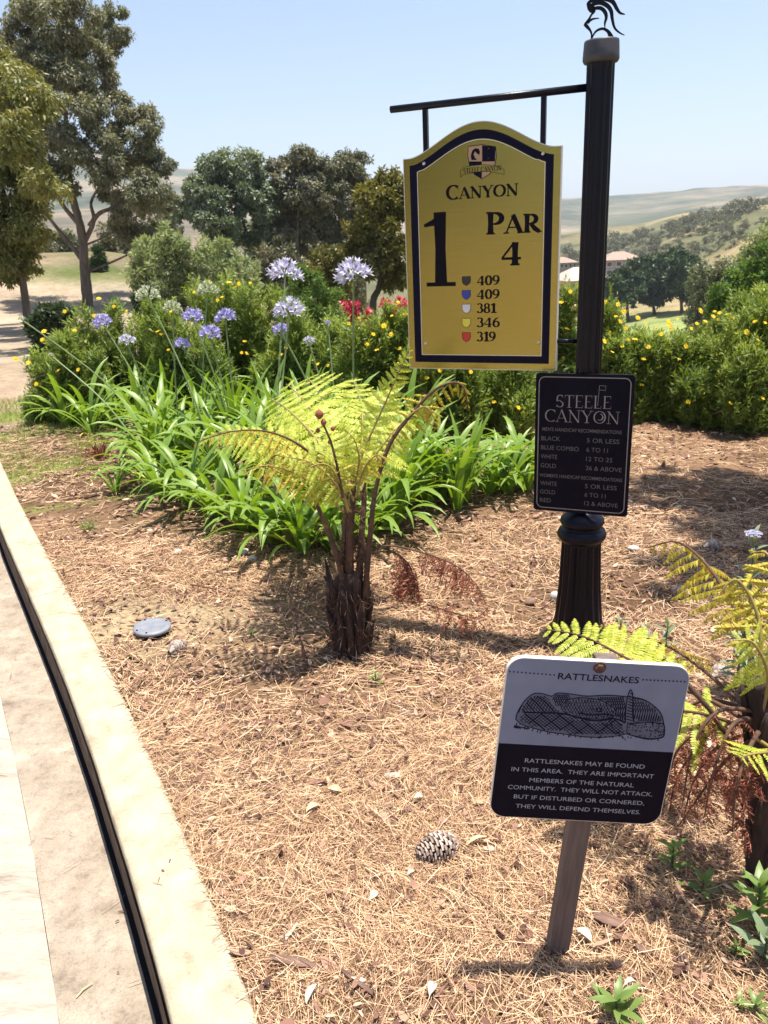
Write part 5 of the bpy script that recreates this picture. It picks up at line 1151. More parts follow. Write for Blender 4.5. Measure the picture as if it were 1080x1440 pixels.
for pts, r in (([(492, 818, 0), (492, 760, .0), (496, 700, .02), (498, 655, .06)], .019), ([(505, 815, 0), (508, 760, .03), (512, 700, .07), (510, 655, .1)], .016), ([(486, 830, -.02), (470, 770, -.03), (450, 720, -.03), (436, 690, -.02)], .013),
               ([(480, 812, .02), (484, 760, .04), (487, 700, .06), (484, 660, .09)], .015), ([(516, 840, -.02), (515, 790, -.01), (506, 740, 0)], .012)):
    mb = MB(); P = [AY(x, y, Yf+dy)-O for x, y, dy in pts]; mb.tube(bez(P, 5), list(np.linspace(r, r*.55, len(P)*5-4)), 7); mb.build('stalk', M['fern_brown'], fern, True)
m_ = 420; st_pts = [(AY(x, y, Yf)-O) for x, y in ((492, 800), (500, 760), (505, 720), (498, 690), (484, 780), (475, 770), (512, 790), (490, 740))]; bi = rt.integers(0, 8, m_)
Pf = np.array([tuple(v) for v in st_pts])[bi]+rt.normal(size=(m_, 3))*np.array([[.009, .009, .04]]); V, Q = ribbons(Pf, nrm(np.stack([rt.normal(size=m_)*.5, rt.normal(size=m_)*.5, rt.uniform(-1, 1, m_)], 1)), rdir(rt, m_), rt.uniform(.015, .05, m_), .0028, [(0, 1), (.5, .8), (1, .2)], .5)
tag(link('scales', np_mesh('scales', V, Q), M['fern_brown'], fern), kind='stuff')
Y = Yf
frond(fern, pp([(494, 690, Y+.05), (482, 640, Y+.22), (466, 590, Y+.5), (448, 552, Y+.85), (432, 530, Y+1.15)]), 'fresh', 15, .38, up=(-.1, -.75, .65), start=.10, r0=.010, seed=1, droop=.08, label='broad yellow-green frond arching away from the viewer')
frond(fern, pp([(500, 680, Y+.08), (508, 635, Y+.2), (510, 590, Y+.42), (505, 555, Y+.7), (495, 532, Y+.9)]), 'fresh', 13, .27, up=(.1, -.7, .7), start=.12, r0=.008, seed=2, droop=.12)
frond(fern, pp([(490, 690, Y+.02), (462, 640, Y+.1), (430, 600, Y+.25), (400, 572, Y+.45), (378, 560, Y+.6)]), 'fresh', 12, .22, up=(-.1, -.6, .75), start=.2, r0=.008, seed=3, droop=.2)
frond(fern, pp([(498, 670, Y), (515, 625, Y+.02), (538, 575, Y+.04), (558, 530, Y+.02), (577, 488, Y-.02)]), 'fresh', 15, .085, up=(0, -1, .2), start=.2, r0=.006, seed=4, droop=.02, jit=.18, sc=1.3)
frond(fern, pp([(510, 665, Y+.04), (535, 630, Y+.06), (560, 600, Y+.1), (585, 580, Y+.15)]), 'fresh', 10, .10, up=(0, -.8, .5), start=.25, r0=.005, seed=14, droop=.2, jit=.15, sc=1.2)
frond(fern, pp([(488, 700, Y-.02), (455, 655, Y-.05), (415, 622, Y-.08), (370, 606, Y-.1), (320, 608, Y-.12), (270, 625, Y-.12)]), 'gold', 17, .115, up=(0, -.35, .9), start=.22, r0=.007, seed=5, droop=.45, rmat='fern_brown')
frond(fern, pp([(484, 720, Y-.05), (450, 690, Y-.1), (415, 665, Y-.14), (375, 655, Y-.16), (340, 662, Y-.17)]), 'gold', 12, .12, up=(0, -.5, .8), start=.25, r0=.006, seed=6, droop=.5, jit=.15)
frond(fern, pp([(486, 705, Y+.02), (448, 668, Y+.1), (400, 636, Y+.2), (350, 622, Y+.3), (300, 632, Y+.36)]), 'fresh', 14, .15, up=(0, -.45, .9), start=.25, r0=.006, seed=16, droop=.35)
frond(fern, pp([(512, 850, Y-.03), (520, 760, Y-.03), (528, 690, Y-.02), (548, 625, Y), (585, 575, Y+.02), (612, 548, Y+.03), (636, 538, Y+.04), (652, 545, Y+.04), (658, 575, Y+.04)]), 'gold', 14, .105, up=(0, -.9, .4), start=.60, r0=.012, seed=7, droop=.9, rmat='fern_brown', jit=.15, label='golden arching frond curling at the tip, right of the trunk')
frond(fern, pp([(572, 588, Y+.01), (592, 573, Y), (606, 578, Y-.02), (614, 605, Y-.02)]), 'gold', 7, .075, up=(0, -1, .3), start=.15, r0=.004, seed=8, droop=.9)
frond(fern, pp([(490, 720, Y-.06), (478, 680, Y-.08), (462, 655, Y-.1), (440, 655, Y-.14), (425, 672, Y-.16)]), 'gold', 9, .10, up=(0, -.8, .6), start=.3, r0=.006, seed=9, droop=.6, jit=.25)
frond(fern, pp([(500, 700, Y-.04), (512, 660, Y-.06), (530, 640, Y-.08), (545, 650, Y-.1)]), 'gold', 8, .08, up=(0, -.8, .6), start=.3, r0=.005, seed=10, droop=.6, jit=.3)
frond(fern, pp([(498, 790, Y), (540, 768, Y-.02), (590, 776, Y-.05), (640, 795, Y-.08), (668, 820, Y-.1), (684, 850, Y-.12)]), 'dead', 20, .15, start=.45, r0=.0055, seed=11, droop=1.3, jit=.5, label='dead brown frond hanging to the straw')
frond(fern, pp([(500, 785, Y+.02), (545, 775, Y), (572, 790, Y-.02), (582, 815, Y-.03), (582, 850, Y-.04)]), 'dead', 24, .16, start=.40, r0=.005, seed=12, droop=1.2, jit=.5)
frond(fern, pp([(568, 800, Y+.06), (562, 815, Y+.05), (560, 845, Y+.04)]), 'dead', 16, .12, start=.05, r0=.004, seed=13, droop=1.2, jit=.5)
frond(fern, pp([(600, 850, Y+.02), (640, 862, Y), (670, 868, Y-.02), (690, 850, Y-.03)]), 'dead', 20, .11, start=.05, r0=.004, seed=15, droop=.6, jit=.6)
frond(fern, pp([(448, 700, Y-.05), (415, 650, Y-.05), (390, 640, Y-.06), (374, 655, Y-.07), (366, 700, Y-.08)]), 'dead', 9, .07, start=.5, r0=.004, seed=17, droop=1.2, jit=.5)
frond(fern, pp([(494, 720, Y-.03), (470, 690, Y-.06), (440, 668, Y-.08), (408, 660, Y-.1), (384, 668, Y-.1)]), 'fresh', 12, .12, up=(0, -.6, .8), start=.15, r0=.005, seed=71, droop=.45, jit=.22)
frond(fern, pp([(498, 705, Y-.02), (480, 668, Y), (455, 640, Y+.02), (425, 628, Y+.02)]), 'fresh', 11, .14, up=(0, -.7, .7), start=.15, r0=.005, seed=72, droop=.3, jit=.2)
frond(fern, pp([(504, 700, Y+.03), (520, 660, Y+.1), (545, 632, Y+.2), (575, 622, Y+.3)]), 'fresh', 11, .15, up=(0, -.6, .8), start=.15, r0=.005, seed=73, droop=.3, jit=.2)
frond(fern, pp([(494, 690, Y+.05), (476, 640, Y+.25), (452, 595, Y+.5), (420, 555, Y+.8), (402, 540, Y+.95)]), 'fresh', 14, .30, up=(-.1, -.7, .7), start=.12, r0=.007, seed=74, droop=.15)
frond(fern, pp([(486, 700, Y-.03), (450, 664, Y-.02), (410, 632, Y), (365, 612, Y+.02), (320, 606, Y+.03), (285, 618, Y+.03)]), 'fresh', 16, .13, up=(0, -.5, .85), start=.18, r0=.005, seed=75, droop=.35, jit=.14)
frond(fern, pp([(492, 712, Y-.05), (468, 676, Y-.1), (436, 650, Y-.14), (400, 642, Y-.16)]), 'fresh', 12, .13, up=(0, -.7, .7), start=.15, r0=.005, seed=76, droop=.4, jit=.2)
frond(fern, pp([(496, 690, Y-.02), (505, 650, Y-.04), (498, 618, Y-.05), (480, 600, Y-.06)]), 'fresh', 11, .12, up=(0, -.85, .5), start=.12, r0=.005, seed=77, droop=.3, jit=.2)
# fiddlehead shoot with brown buds
mb = MB(); P = [AY(x, y, Y-.08)-O for x, y in ((482, 700), (474, 655), (464, 618), (452, 592))]; mb.tube(bez(P, 5), list(np.linspace(.006, .0035, 16)), 6); fd = mb.build('fiddlehead', M['fern_brown'], fern, True)
for (x, y, r) in ((449, 583, .017), (455, 594, .012), (447, 606, .009), (468, 603, .009), (463, 622, .007)):
    c = AY(x, y, Y-.08)-O; mb = MB(); mb.lathe([(r*.2, -r), (r*.75, -r*.5), (r, 0), (r*.75, r*.6), (r*.25, r*1.1)], n=9, c=(c.x, c.y)); mb.v = [(v[0], v[1], v[2]+c.z) for v in mb.v]; mb.build('bud', M['fern_dead'], fd, True)

# right-hand fern at the picture edge
rb0 = G(1068, 1235); rf = empty('tree_fern', (rb0.x, rb0.y, -.02), 'tree fern at the right edge with a dark stem, golden and dead brown fronds', 'fern'); O = Vector(rf.location); Y = rb0.y
mb = MB(); P = [AY(x, y, Y)-O for x, y in ((1068, 1240), (1072, 1150), (1075, 1070), (1068, 1000), (1062, 958))]; mb.tube(bez(P, 5), list(np.linspace(.036, .024, 21)), 12); mb.build('trunk', M['fern_trunk'], rf, True)
for i in range(20):
    t = i/20; c = P[0].lerp(P[-1], t); a = i*2.4; d = Vector((math.cos(a), math.sin(a), 0)); mb = MB(); mb.tube([c+d*.022, c+d*.036+Vector((0, 0, .05)), c+d*.045+Vector((0, 0, .09))], [.011, .008, .003], 5); mb.build('frond_base', M['fern_trunk'], rf, True)
frond(rf, pp([(1064, 970, Y), (1050, 900, Y+.12), (1022, 835, Y+.28), (985, 785, Y+.45), (950, 762, Y+.55), (912, 770, Y+.6)]), 'gold', 13, .15, up=(0, -.6, .7), start=.30, r0=.008, seed=21, droop=.75, rmat='fern_brown', jit=.18, label='long golden twisted frond reaching up to the left')
frond(rf, pp([(1066, 990, Y), (1070, 900, Y+.05), (1060, 850, Y+.08), (1035, 815, Y+.1), (1012, 835, Y+.1)]), 'gold', 10, .12, up=(0, -.7, .6), start=.35, r0=.007, seed=22, droop=.6, jit=.2)
frond(rf, pp([(1070, 990, Y), (1085, 900, Y+.05), (1095, 830, Y+.1), (1080, 780, Y+.15), (1055, 778, Y+.18)]), 'gold', 10, .13, up=(0, -.7, .6), start=.35, r0=.007, seed=23, droop=.4, jit=.2)
frond(rf, pp([(1072, 1000, Y-.02), (1080, 950, Y-.03), (1060, 905, Y-.05), (1035, 900, Y-.05)]), 'fresh', 9, .11, up=(0, -.8, .5), start=.3, r0=.006, seed=24, droop=.4, jit=.15)
frond(rf, pp([(1060, 1020, Y), (1000, 985, Y+.06), (940, 960, Y+.14), (880, 925, Y+.24), (820, 895, Y+.34), (768, 885, Y+.4)]), 'fresh', 16, .17, up=(0, -.35, .9), start=.30, r0=.007, seed=25, droop=.12, rmat='fern_brown', jit=.1, label='yellow-green frond lying behind the rattlesnake sign')
frond(rf, pp([(1062, 1010, Y+.05), (1010, 960, Y+.2), (950, 915, Y+.4), (890, 890, Y+.55), (840, 880, Y+.65)]), 'gold', 12, .13, up=(0, -.4, .9), start=.35, r0=.006, seed=26, droop=.3, rmat='fern_brown', jit=.2)
frond(rf, pp([(1064, 1030, Y), (1010, 1010, Y-.02), (960, 1000, Y-.02), (925, 1010, Y)]), 'fresh', 10, .13, up=(0, -.4, .9), start=.35, r0=.006, seed=27, droop=.4, rmat='fern_brown', jit=.2)
frond(rf, pp([(1066, 1040, Y-.03), (1085, 1055, Y-.12), (1060, 1060, Y-.2), (1040, 1065, Y-.25)]), 'fresh', 8, .10, up=(0, -.3, .9), start=.2, r0=.005, seed=28, droop=.3)
for k, q in enumerate(([(1062, 1000, 0), (1010, 1000, -.05), (975, 1050, -.08), (960, 1130, -.1)], [(1060, 1010, 0), (1030, 1020, -.08), (1005, 1080, -.12), (990, 1150, -.14)], [(1062, 1020, .02), (1000, 1020, .05), (950, 1060, .06), (930, 1150, .06)],
                       [(1066, 1030, -.05), (1050, 1060, -.13), (1035, 1110, -.18), (1030, 1170, -.2)], [(1062, 1000, .05), (990, 985, .12), (945, 1020, .14), (920, 1090, .14)], [(1058, 1040, .0), (1020, 1070, .02), (990, 1110, .04), (955, 1160, .04)], [(1066, 1060, .1), (1040, 1080, .12), (1020, 1140, .12)],
                       [(1060, 1030, .1), (1010, 1050, .14), (975, 1100, .16), (960, 1160, .16)], [(1060, 1010, .2), (1000, 1030, .25), (950, 1100, .28), (940, 1180, .28)], [(1066, 1040, .0), (1050, 1090, -.05), (1045, 1150, -.06), (1050, 1200, -.06)])):
    frond(rf, pp([(x, y, Y+d) for x, y, d in q]), 'dead', 12, .11, start=.20, r0=.0065, seed=40+k, droop=1.0, jit=.75)
for q in ([(962, 955), (958, 1000), (950, 1045)], [(958, 952), (1000, 1000), (1035, 1060), (1060, 1120)]):
    mb = MB(); mb.tube([AY(x, y, Y-.05)-O for x, y in q], .006, 6); mb.build('broken_stalk', M['fern_brown'], rf, True)
# fallen scrap of dry fern
p = G(300, 828); fs_ = empty('fallen_fern_frond', (p.x, p.y, .0), 'rusty red scrap of dry fern lying on the straw left of the fern', 'dead frond')
frond(fs_, pp([(268, 822, p.y+.05), (300, 828, p.y), (345, 842, p.y-.05), (400, 856, p.y-.08), (470, 852, p.y-.08)]), 'dead', 26, .085, start=.0, r0=.004, seed=61, droop=.0, jit=.5, prof=(.15, .3))

# ------------------------------------------------------------------ pine straw and litter
def in_bed(x, y): return curb_dist(x, y) > KW/2+.005
def needles(rg, n, xr, yr, L, W, zmax, dens=None, spill=.0):
    x = rg.uniform(*xr, n*2); y = rg.uniform(*yr, n*2); k = (curb_dist(x, y) > KW/2-spill)
    bare = np.exp(-(((x+1.12)/.33)**2+((y-3.3)/.24)**2)); c = fbm(x, y, 2.4, 91); k &= rg.uniform(0, 1, n*2) < (.16+1.1*np.clip((c-.34)*3.4, 0, 1))*(1-bare*.95)
    x, y = x[k][:n], y[k][:n]; m = len(x); z = ground_z(x, y)+np.abs(rg.normal(size=m))*zmax*.45+.002
    fld = fbm(x, y, 1.3, 95)*9+rg.normal(size=m)*.95; d = np.stack([np.cos(fld), np.sin(fld), rg.normal(size=m)*.13], 1)
    nn = nrm(np.stack([rg.normal(size=m)*.6, rg.normal(size=m)*.6, np.ones(m)], 1)); l = L*rg.uniform(.5, 1.25, m)
    # bent sideways: the bow lies mostly in the plane of the ground
    P = np.stack([x, y, z], 1); S = nrm(np.cross(nrm(d), nn)); bow = rg.normal(size=m)*.11
    d = nrm(d); N2 = nrm(np.cross(S, d)); V = np.zeros((m, 8, 3))
    for i, (t, w) in enumerate([(0, .8), (.36, 1), (.7, .9), (1, .25)]):
        c_ = P+d*(l*(t-.5))[:, None]+S*(bow*l*(t-t*t)*2)[:, None]; c_[:, 2] = np.maximum(c_[:, 2], z-.004)
        V[:, 2*i] = c_-S*(W*w*.5); V[:, 2*i+1] = c_+S*(W*w*.5)
    b = (np.arange(m)*8)[:, None]; Q = np.concatenate([b+np.array([[2*i, 2*i+1, 2*i+3, 2*i+2]]) for i in range(3)]); return V.reshape(-1, 3), Q
rn = np.random.default_rng(101)
sets = [needles(rn, 82000, (-.9, 1.75), (.75, 2.6), .088, .00145, .022), needles(rn, 38000, (-2.1, 2.6), (2.3, 4.4), .11, .0024, .022), needles(rn, 15000, (-3.6, 3.6), (4.2, 7.6), .12, .0034, .02)]
V, Q = join(sets); tag(link('pine_straw', np_mesh('pine_straw', V, Q), M['straw']), kind='stuff')
# a few needles blown on to the kerb and gutter
def litter(rg, n, xr, yr, s, side=1):
    x = rg.uniform(*xr, n); y = rg.uniform(*yr, n); k = in_bed(x, y); x, y = x[k], y[k]; m = len(x); z = ground_z(x, y)+rg.uniform(.003, .024, m); a = rg.uniform(0, 6.28, m)
    d = nrm(np.stack([np.cos(a), np.sin(a), rg.normal(size=m)*.2], 1)); nn = nrm(np.stack([rg.normal(size=m)*.35, rg.normal(size=m)*.35, np.ones(m)], 1)); l = s*rg.uniform(.4, 1.5, m)**1.5
    return ribbons(np.stack([x, y, z], 1), d, nn, l, l*rg.uniform(.25, .6, m), [(0, .5), (.3, 1), (.65, .85), (1, .1)], rg.normal(size=m)*.3)
V, Q = join([litter(rn, 7500, (-.9, 1.7), (.8, 2.6), .018), litter(rn, 420, (-.9, 1.7), (.8, 3.0), .032), litter(rn, 9500, (-2.1, 2.6), (2.4, 4.6), .022), litter(rn, 11000, (-4, 4), (4.4, 8), .03)])
tag(link('leaf_litter', np_mesh('leaf_litter', V, Q), M['litter']), kind='stuff')
x = rn.uniform(-2.0, -.3, 90); y = rn.uniform(1.1, 4, 90); cd = curb_dist(x, y); on = np.abs(cd) < KW/2-.02; offr = (cd < -KW/2-.01); z = np.where(on, .0045, -KH+.012); k = (on & (rn.uniform(0, 1, 90) < .35)) | offr; x, y, z = x[k], y[k], z[k]; m = len(x); a = rn.uniform(0, 6.28, m)
V, Q = ribbons(np.stack([x, y, z], 1), np.stack([np.cos(a), np.sin(a), a*0], 1), np.tile([[0, .1, 1.]], (m, 1)), rn.uniform(.02, .09, m), .0018, [(0, .8), (.5, 1), (1, .3)], -.0)
tag(link('stray_needles', np_mesh('stray_needles', V, Q), M['litter']), kind='stuff')

# ------------------------------------------------------------------ pine cones, chips, stones, leaves
M['cone'] = leafmat('pine_cone_scale', [(0, (.13, .09, .075)), (.6, (.30, .23, .19)), (1, (.50, .42, .36))], trans=0.0, rough=.8)
M['cone_core'] = mat('cone_core', (.05, .03, .022), rough=.9)
def cone(px, py, label, L, r, ang, seed, tilt=0):
    p = G(px, py); z = gz(p.x, p.y); o = empty('pine_cone', (p.x, p.y, z+r*.75), label, 'pine cone', 'pine cones on the straw', rot=(0, tilt, ang)); rg = np.random.default_rng(seed)
    mb = MB(); mb.tube([(-L*.5, 0, 0), (-L*.2, 0, 0), (L*.3, 0, 0), (L*.48, 0, 0)], [r*.45, r*.6, r*.5, r*.15], 10); mb.build('core', M['cone_core'], o, True)
    mb = MB(); n = 88
    for i in range(n):
        t = i/n; x = L*(t-.5); a = i*2.39996; rr = r*(math.sin(math.pi*(.18+.78*t))**.7); d = Vector((0, math.cos(a), math.sin(a))); s = Vector((0, -math.sin(a), math.cos(a))); w = r*.30*(.6+.5*math.sin(math.pi*t)); f = Vector((.55, 0, 0))
        tip = Vector((x, 0, 0))+d*rr+f*r*.35; b = Vector((x-.08*L, 0, 0))+d*rr*.35; th = r*.11; e = Vector((1, 0, 0))*th
        V = [b-s*w*.5, b+s*w*.5, tip+s*w-d*r*.05, tip+d*r*.06, tip-s*w-d*r*.05]; V2 = [v-e for v in V]
        k = len(mb.v); mb.add(V+V2, [(0, 4, 3, 2, 1), (5, 6, 7, 8, 9), (1, 2, 7, 6), (2, 3, 8, 7), (3, 4, 9, 8), (4, 0, 5, 9)])
    tag(mb.build('scales', M['cone'], o), kind='stuff')
cone(614, 1196, 'open grey-brown pine cone below and left of the rattlesnake sign', .108, .042, R(200), 1)
cone(250, 912, 'dark pine cone lying beside the round valve cover', .085, .034, R(60), 2)
cone(957, 836, 'pine cone at the edge of the shade right of the post base', .085, .034, R(120), 3)
cone(1002, 770, 'pine cone in deep shade under the right-hand bushes', .095, .036, R(10), 4)
cone(1012, 948, 'weathered pine cone behind the right-hand fern stalks', .085, .034, R(30), 5)
M['stone'] = mat('pale_stone', [(.3, (.40, .37, .34)), (.7, (.6, .57, .53))], rough=.9, scale=30, bump=.001)
M['chip'] = mat('bark_chip', [(.3, (.09, .05, .035)), (.6, (.19, .115, .085)), (.8, (.30, .2, .16))], rough=.9, scale=12, stretch=(1, 7, 1), bump=.002)
M['chip_pale'] = mat('pale_chip', [(.3, (.38, .30, .23)), (.7, (.58, .49, .40))], rough=.85, scale=20, bump=.001)
M['dry_leaf'] = mat('dry_leaf', [(.3, (.50, .33, .17)), (.7, (.66, .50, .30))], rough=.7, scale=20)
M['pale_leaf'] = mat('bleached_leaf', (.46, .40, .31), rough=.7)
def pebble(px, py, label, a, b, c, m='stone', name='stone', cat='stone', seed=0):
    p = G(px, py); z = gz(p.x, p.y); rg = np.random.default_rng(seed+int(px)); V = []; F = []; n = 12; rows = 7
    for i in range(rows):
        th = math.pi*i/(rows-1)
        for k in range(n):
            ph = 2*math.pi*k/n; q = 1+.10*math.sin(3*ph+seed)+.06*rg.normal(); V.append((a*math.sin(th)*math.cos(ph)*q, b*math.sin(th)*math.sin(ph)*q, c*math.cos(th)))
    for i in range(rows-1):
        for k in range(n): F.append((i*n+k, (i+1)*n+k, (i+1)*n+(k+1) % n, i*n+(k+1) % n))
    mb = MB(); mb.add(V, F); o = mb.build(name, M[m], None, True); o.location = (p.x, p.y, z+c*.55+.008); o.rotation_euler = (0, 0, rg.uniform(0, 3)); return tag(o, label, cat)
pebble(891, 770, 'grey-pink stone on the straw right of the post collar', .032, .022, .016)
pebble(343, 776, 'pale stone at the foot of the agapanthus, left of its neighbour', .032, .02, .016, seed=3)
pebble(355, 784, 'rounder pale stone just right of another by the agapanthus', .026, .02, .017, seed=4)
pebble(250, 775, 'small pale stone on open straw left of the agapanthus', .022, .015, .012, seed=5)
pebble(781, 843, 'grey stone half behind the left side of the post base', .022, .03, .026, seed=6)
pebble(746, 848, 'flat brown stone left of the post base', .036, .022, .013, 'chip', seed=7)
def chip(px, py, label, l, w, h, ang, m='chip', name='bark_chip', cat='bark chip', curve=.15):
    p = G(px, py); z = gz(p.x, p.y); rg = random.Random(int(px*7+py)); V = []; k = 7
    for i in range(k):
        t = i/(k-1)-.5; ww = w*(.6+.4*math.sin(math.pi*(t+.5)))*rg.uniform(.85, 1.1); zz = h+curve*l*(.25-t*t)*.5
        V += [(t*l, -ww/2, zz-h), (t*l, 0, zz+h*.1), (t*l, ww/2, zz-h), (t*l, ww/2-.001, zz-h*1.9), (t*l, -ww/2+.001, zz-h*1.9)]
    F = [(i*5+j, i*5+(j+1) % 5, (i+1)*5+(j+1) % 5, (i+1)*5+j) for i in range(k-1) for j in range(5)]+[(0, 1, 2, 3, 4), tuple((k-1)*5+j for j in (4, 3, 2, 1, 0))]
    mb = MB(); mb.add(V, F); o = mb.build(name, M[m]); o.location = (p.x, p.y, z+.018); o.rotation_euler = (rg.uniform(-.1, .1), rg.uniform(-.08, .08), ang); return tag(o, label, cat)
chip(416, 1354, 'long dark strip of bark near the lower edge, nearest the kerb', .125, .026, .006, R(-14))
chip(552, 1090, 'short pale bleached cob-like chip above the big pine cone', .05, .022, .009, R(-5), 'chip_pale')
chip(856, 1292, 'dark flat bark piece right of the sign stake', .07, .034, .005, R(-25))
chip(408, 1312, 'white splinter of wood above the long bark strip', .062, .012, .004, R(62), 'pale_leaf', 'splinter', 'wood splinter')
chip(672, 1066, 'thin dark twig piece left of the rattlesnake sign', .055, .012, .004, R(-55))
chip(575, 1135, 'brown chip between the bleached chip and the big pine cone', .035, .016, .004, R(40))
chip(545, 1133, 'pinkish chip just left of another brown chip', .032, .016, .004, R(0))
chip(503, 1385, 'curved brown bark strip at the lower edge', .095, .014, .005, R(-40))
chip(570, 1003, 'broken brown chip below the fern stump', .05, .02, .006, R(20))
chip(648, 1135, 'brown chip above the right end of the big pine cone', .04, .012, .004, R(30))
chip(905, 1335, 'orange-brown chip at the lower right', .04, .02, .005, R(-50))
chip(960, 1350, 'small orange-brown chip by the lower right weeds', .028, .014, .005, R(10))
def dleaf(px, py, label, l, w, ang, m='dry_leaf'):
    p = G(px, py); V = []; k = 6; rg = random.Random(int(px))
    for i in range(k):
        t = i/(k-1); ww = w*math.sin(math.pi*(.08+.88*t))*.5; zz = .012*math.sin(t*3); V += [((t-.5)*l, -ww, zz+.008), ((t-.5)*l, 0, zz), ((t-.5)*l, ww, zz+.008)]
    F = [(i*3+j, i*3+j+1, i*3+j+4, i*3+j+3) for i in range(k-1) for j in range(2)]
    mb = MB(); mb.add(V, F); o = mb.build('dry_leaf', M[m], None, True); o.location = (p.x, p.y, gz(p.x, p.y)+.016); o.rotation_euler = (rg.uniform(-.25, .25), rg.uniform(-.2, .2), ang); return tag(o, label, 'dry leaf')
dleaf(441, 1140, 'pale curled leaf with a dark tip on the straw, left of centre', .045, .028, R(30))
dleaf(471, 1112, 'yellow dry leaf just above the pale curled leaf', .048, .022, R(-15))
dleaf(588, 1122, 'light tan leaf above the big pine cone', .03, .02, R(10), 'pale_leaf')
dleaf(672, 1183, 'long straw-yellow leaf right of the big pine cone', .06, .018, R(15))
dleaf(607, 1396, 'bleached leaf standing up near the lower edge', .035, .022, R(70), 'pale_leaf')
dleaf(440, 1402, 'cream leaf near the lower edge left of the bark strips', .045, .018, R(60), 'pale_leaf')
dleaf(820, 1318, 'bleached leaf just right of the stake foot', .045, .026, R(-50), 'pale_leaf')
dleaf(578, 1228, 'small white leaf scrap below the big pine cone', .024, .014, R(20), 'pale_leaf')
dleaf(526, 1262, 'cream oval leaf on the straw below the big pine cone', .03, .02, R(40), 'pale_leaf')
dleaf(470, 775, 'bright yellow fallen leaf under the agapanthus mass', .07, .03, R(80))
dleaf(886, 1388, 'pale leaf scrap above the lowest weed', .03, .014, R(10), 'pale_leaf')
# crumbs on the kerb and gutter
for (px, py, l, a, lb, zb) in ((229, 1224, .010, -30, 'dark crumb of bark on the kerb top', .006), (239, 1210, .012, 85, 'thin stick on the kerb top above the bark crumb', .006), (172, 1282, .026, -8, 'dark curved stick in the gutter', -KH+.006), (165, 1295, .012, 30, 'small reddish chip in the gutter below the curved stick', -KH+.006), (166, 1367, .006, 0, 'tiny dark crumb in the lower gutter', -KH+.006), (119, 1392, .05, 55, 'straw-coloured stalk lying in the gutter at lower left', -KH+.007)):
    p = G(px, py, zb); mb = MB(); d = Vector((math.cos(R(a)), math.sin(R(a)), 0)); mb.tube([-d*l*.5, Vector((0, 0, .001))+Vector((-d.y, d.x, 0))*l*.08, d*l*.5], [.0014, .0022, .0012], 5)
    o = mb.build('stick', M['chip'] if 'straw' not in lb else M['dry_leaf']); o.location = p; tag(o, lb, 'stick')

# ------------------------------------------------------------------ valve cover
p = G(214, 886); vc = empty('valve_cover', (p.x, p.y, -.03), 'round grey plastic valve cover standing proud of the bare soil by the kerb', 'valve cover', rot=(R(1.5), R(2), R(20)))
M['valve_grey'] = mat('valve_plastic', [(.3, (.14, .15, .18)), (.7, (.2, .21, .24))], rough=.55, scale=25); M['valve_dust'] = mat('valve_dusty', [(.3, (.2, .2, .21)), (.7, (.29, .285, .28))], rough=.8, scale=18)
mb = MB(); mb.lathe([(.070, 0), (.070, .042), (.060, .044)], n=36); mb.build('body', M['black_paint'], vc, True)
mb = MB(); mb.lathe([(.078, .036), (.082, .038), (.083, .046), (.079, .052), (.060, .054), (.058, .0535)], n=48); mb.build('rim', M['valve_grey'], vc, True)
mb = MB(); mb.lathe([(.0575, .048), (.0575, .0515), (.045, .0525), (.040, .0512), (.028, .0512), (.026, .0528), (.01, .053)], n=40); mb.build('lid', M['valve_dust'], vc, True)
for a in (200, 245, 20, 110): mb = MB(); mb.lathe([(.005, .0535), (.005, .0549), (.001, .0549)], n=9, c=(.070*math.cos(R(a)), .070*math.sin(R(a)))); mb.build('screw', M['black_paint'], vc)

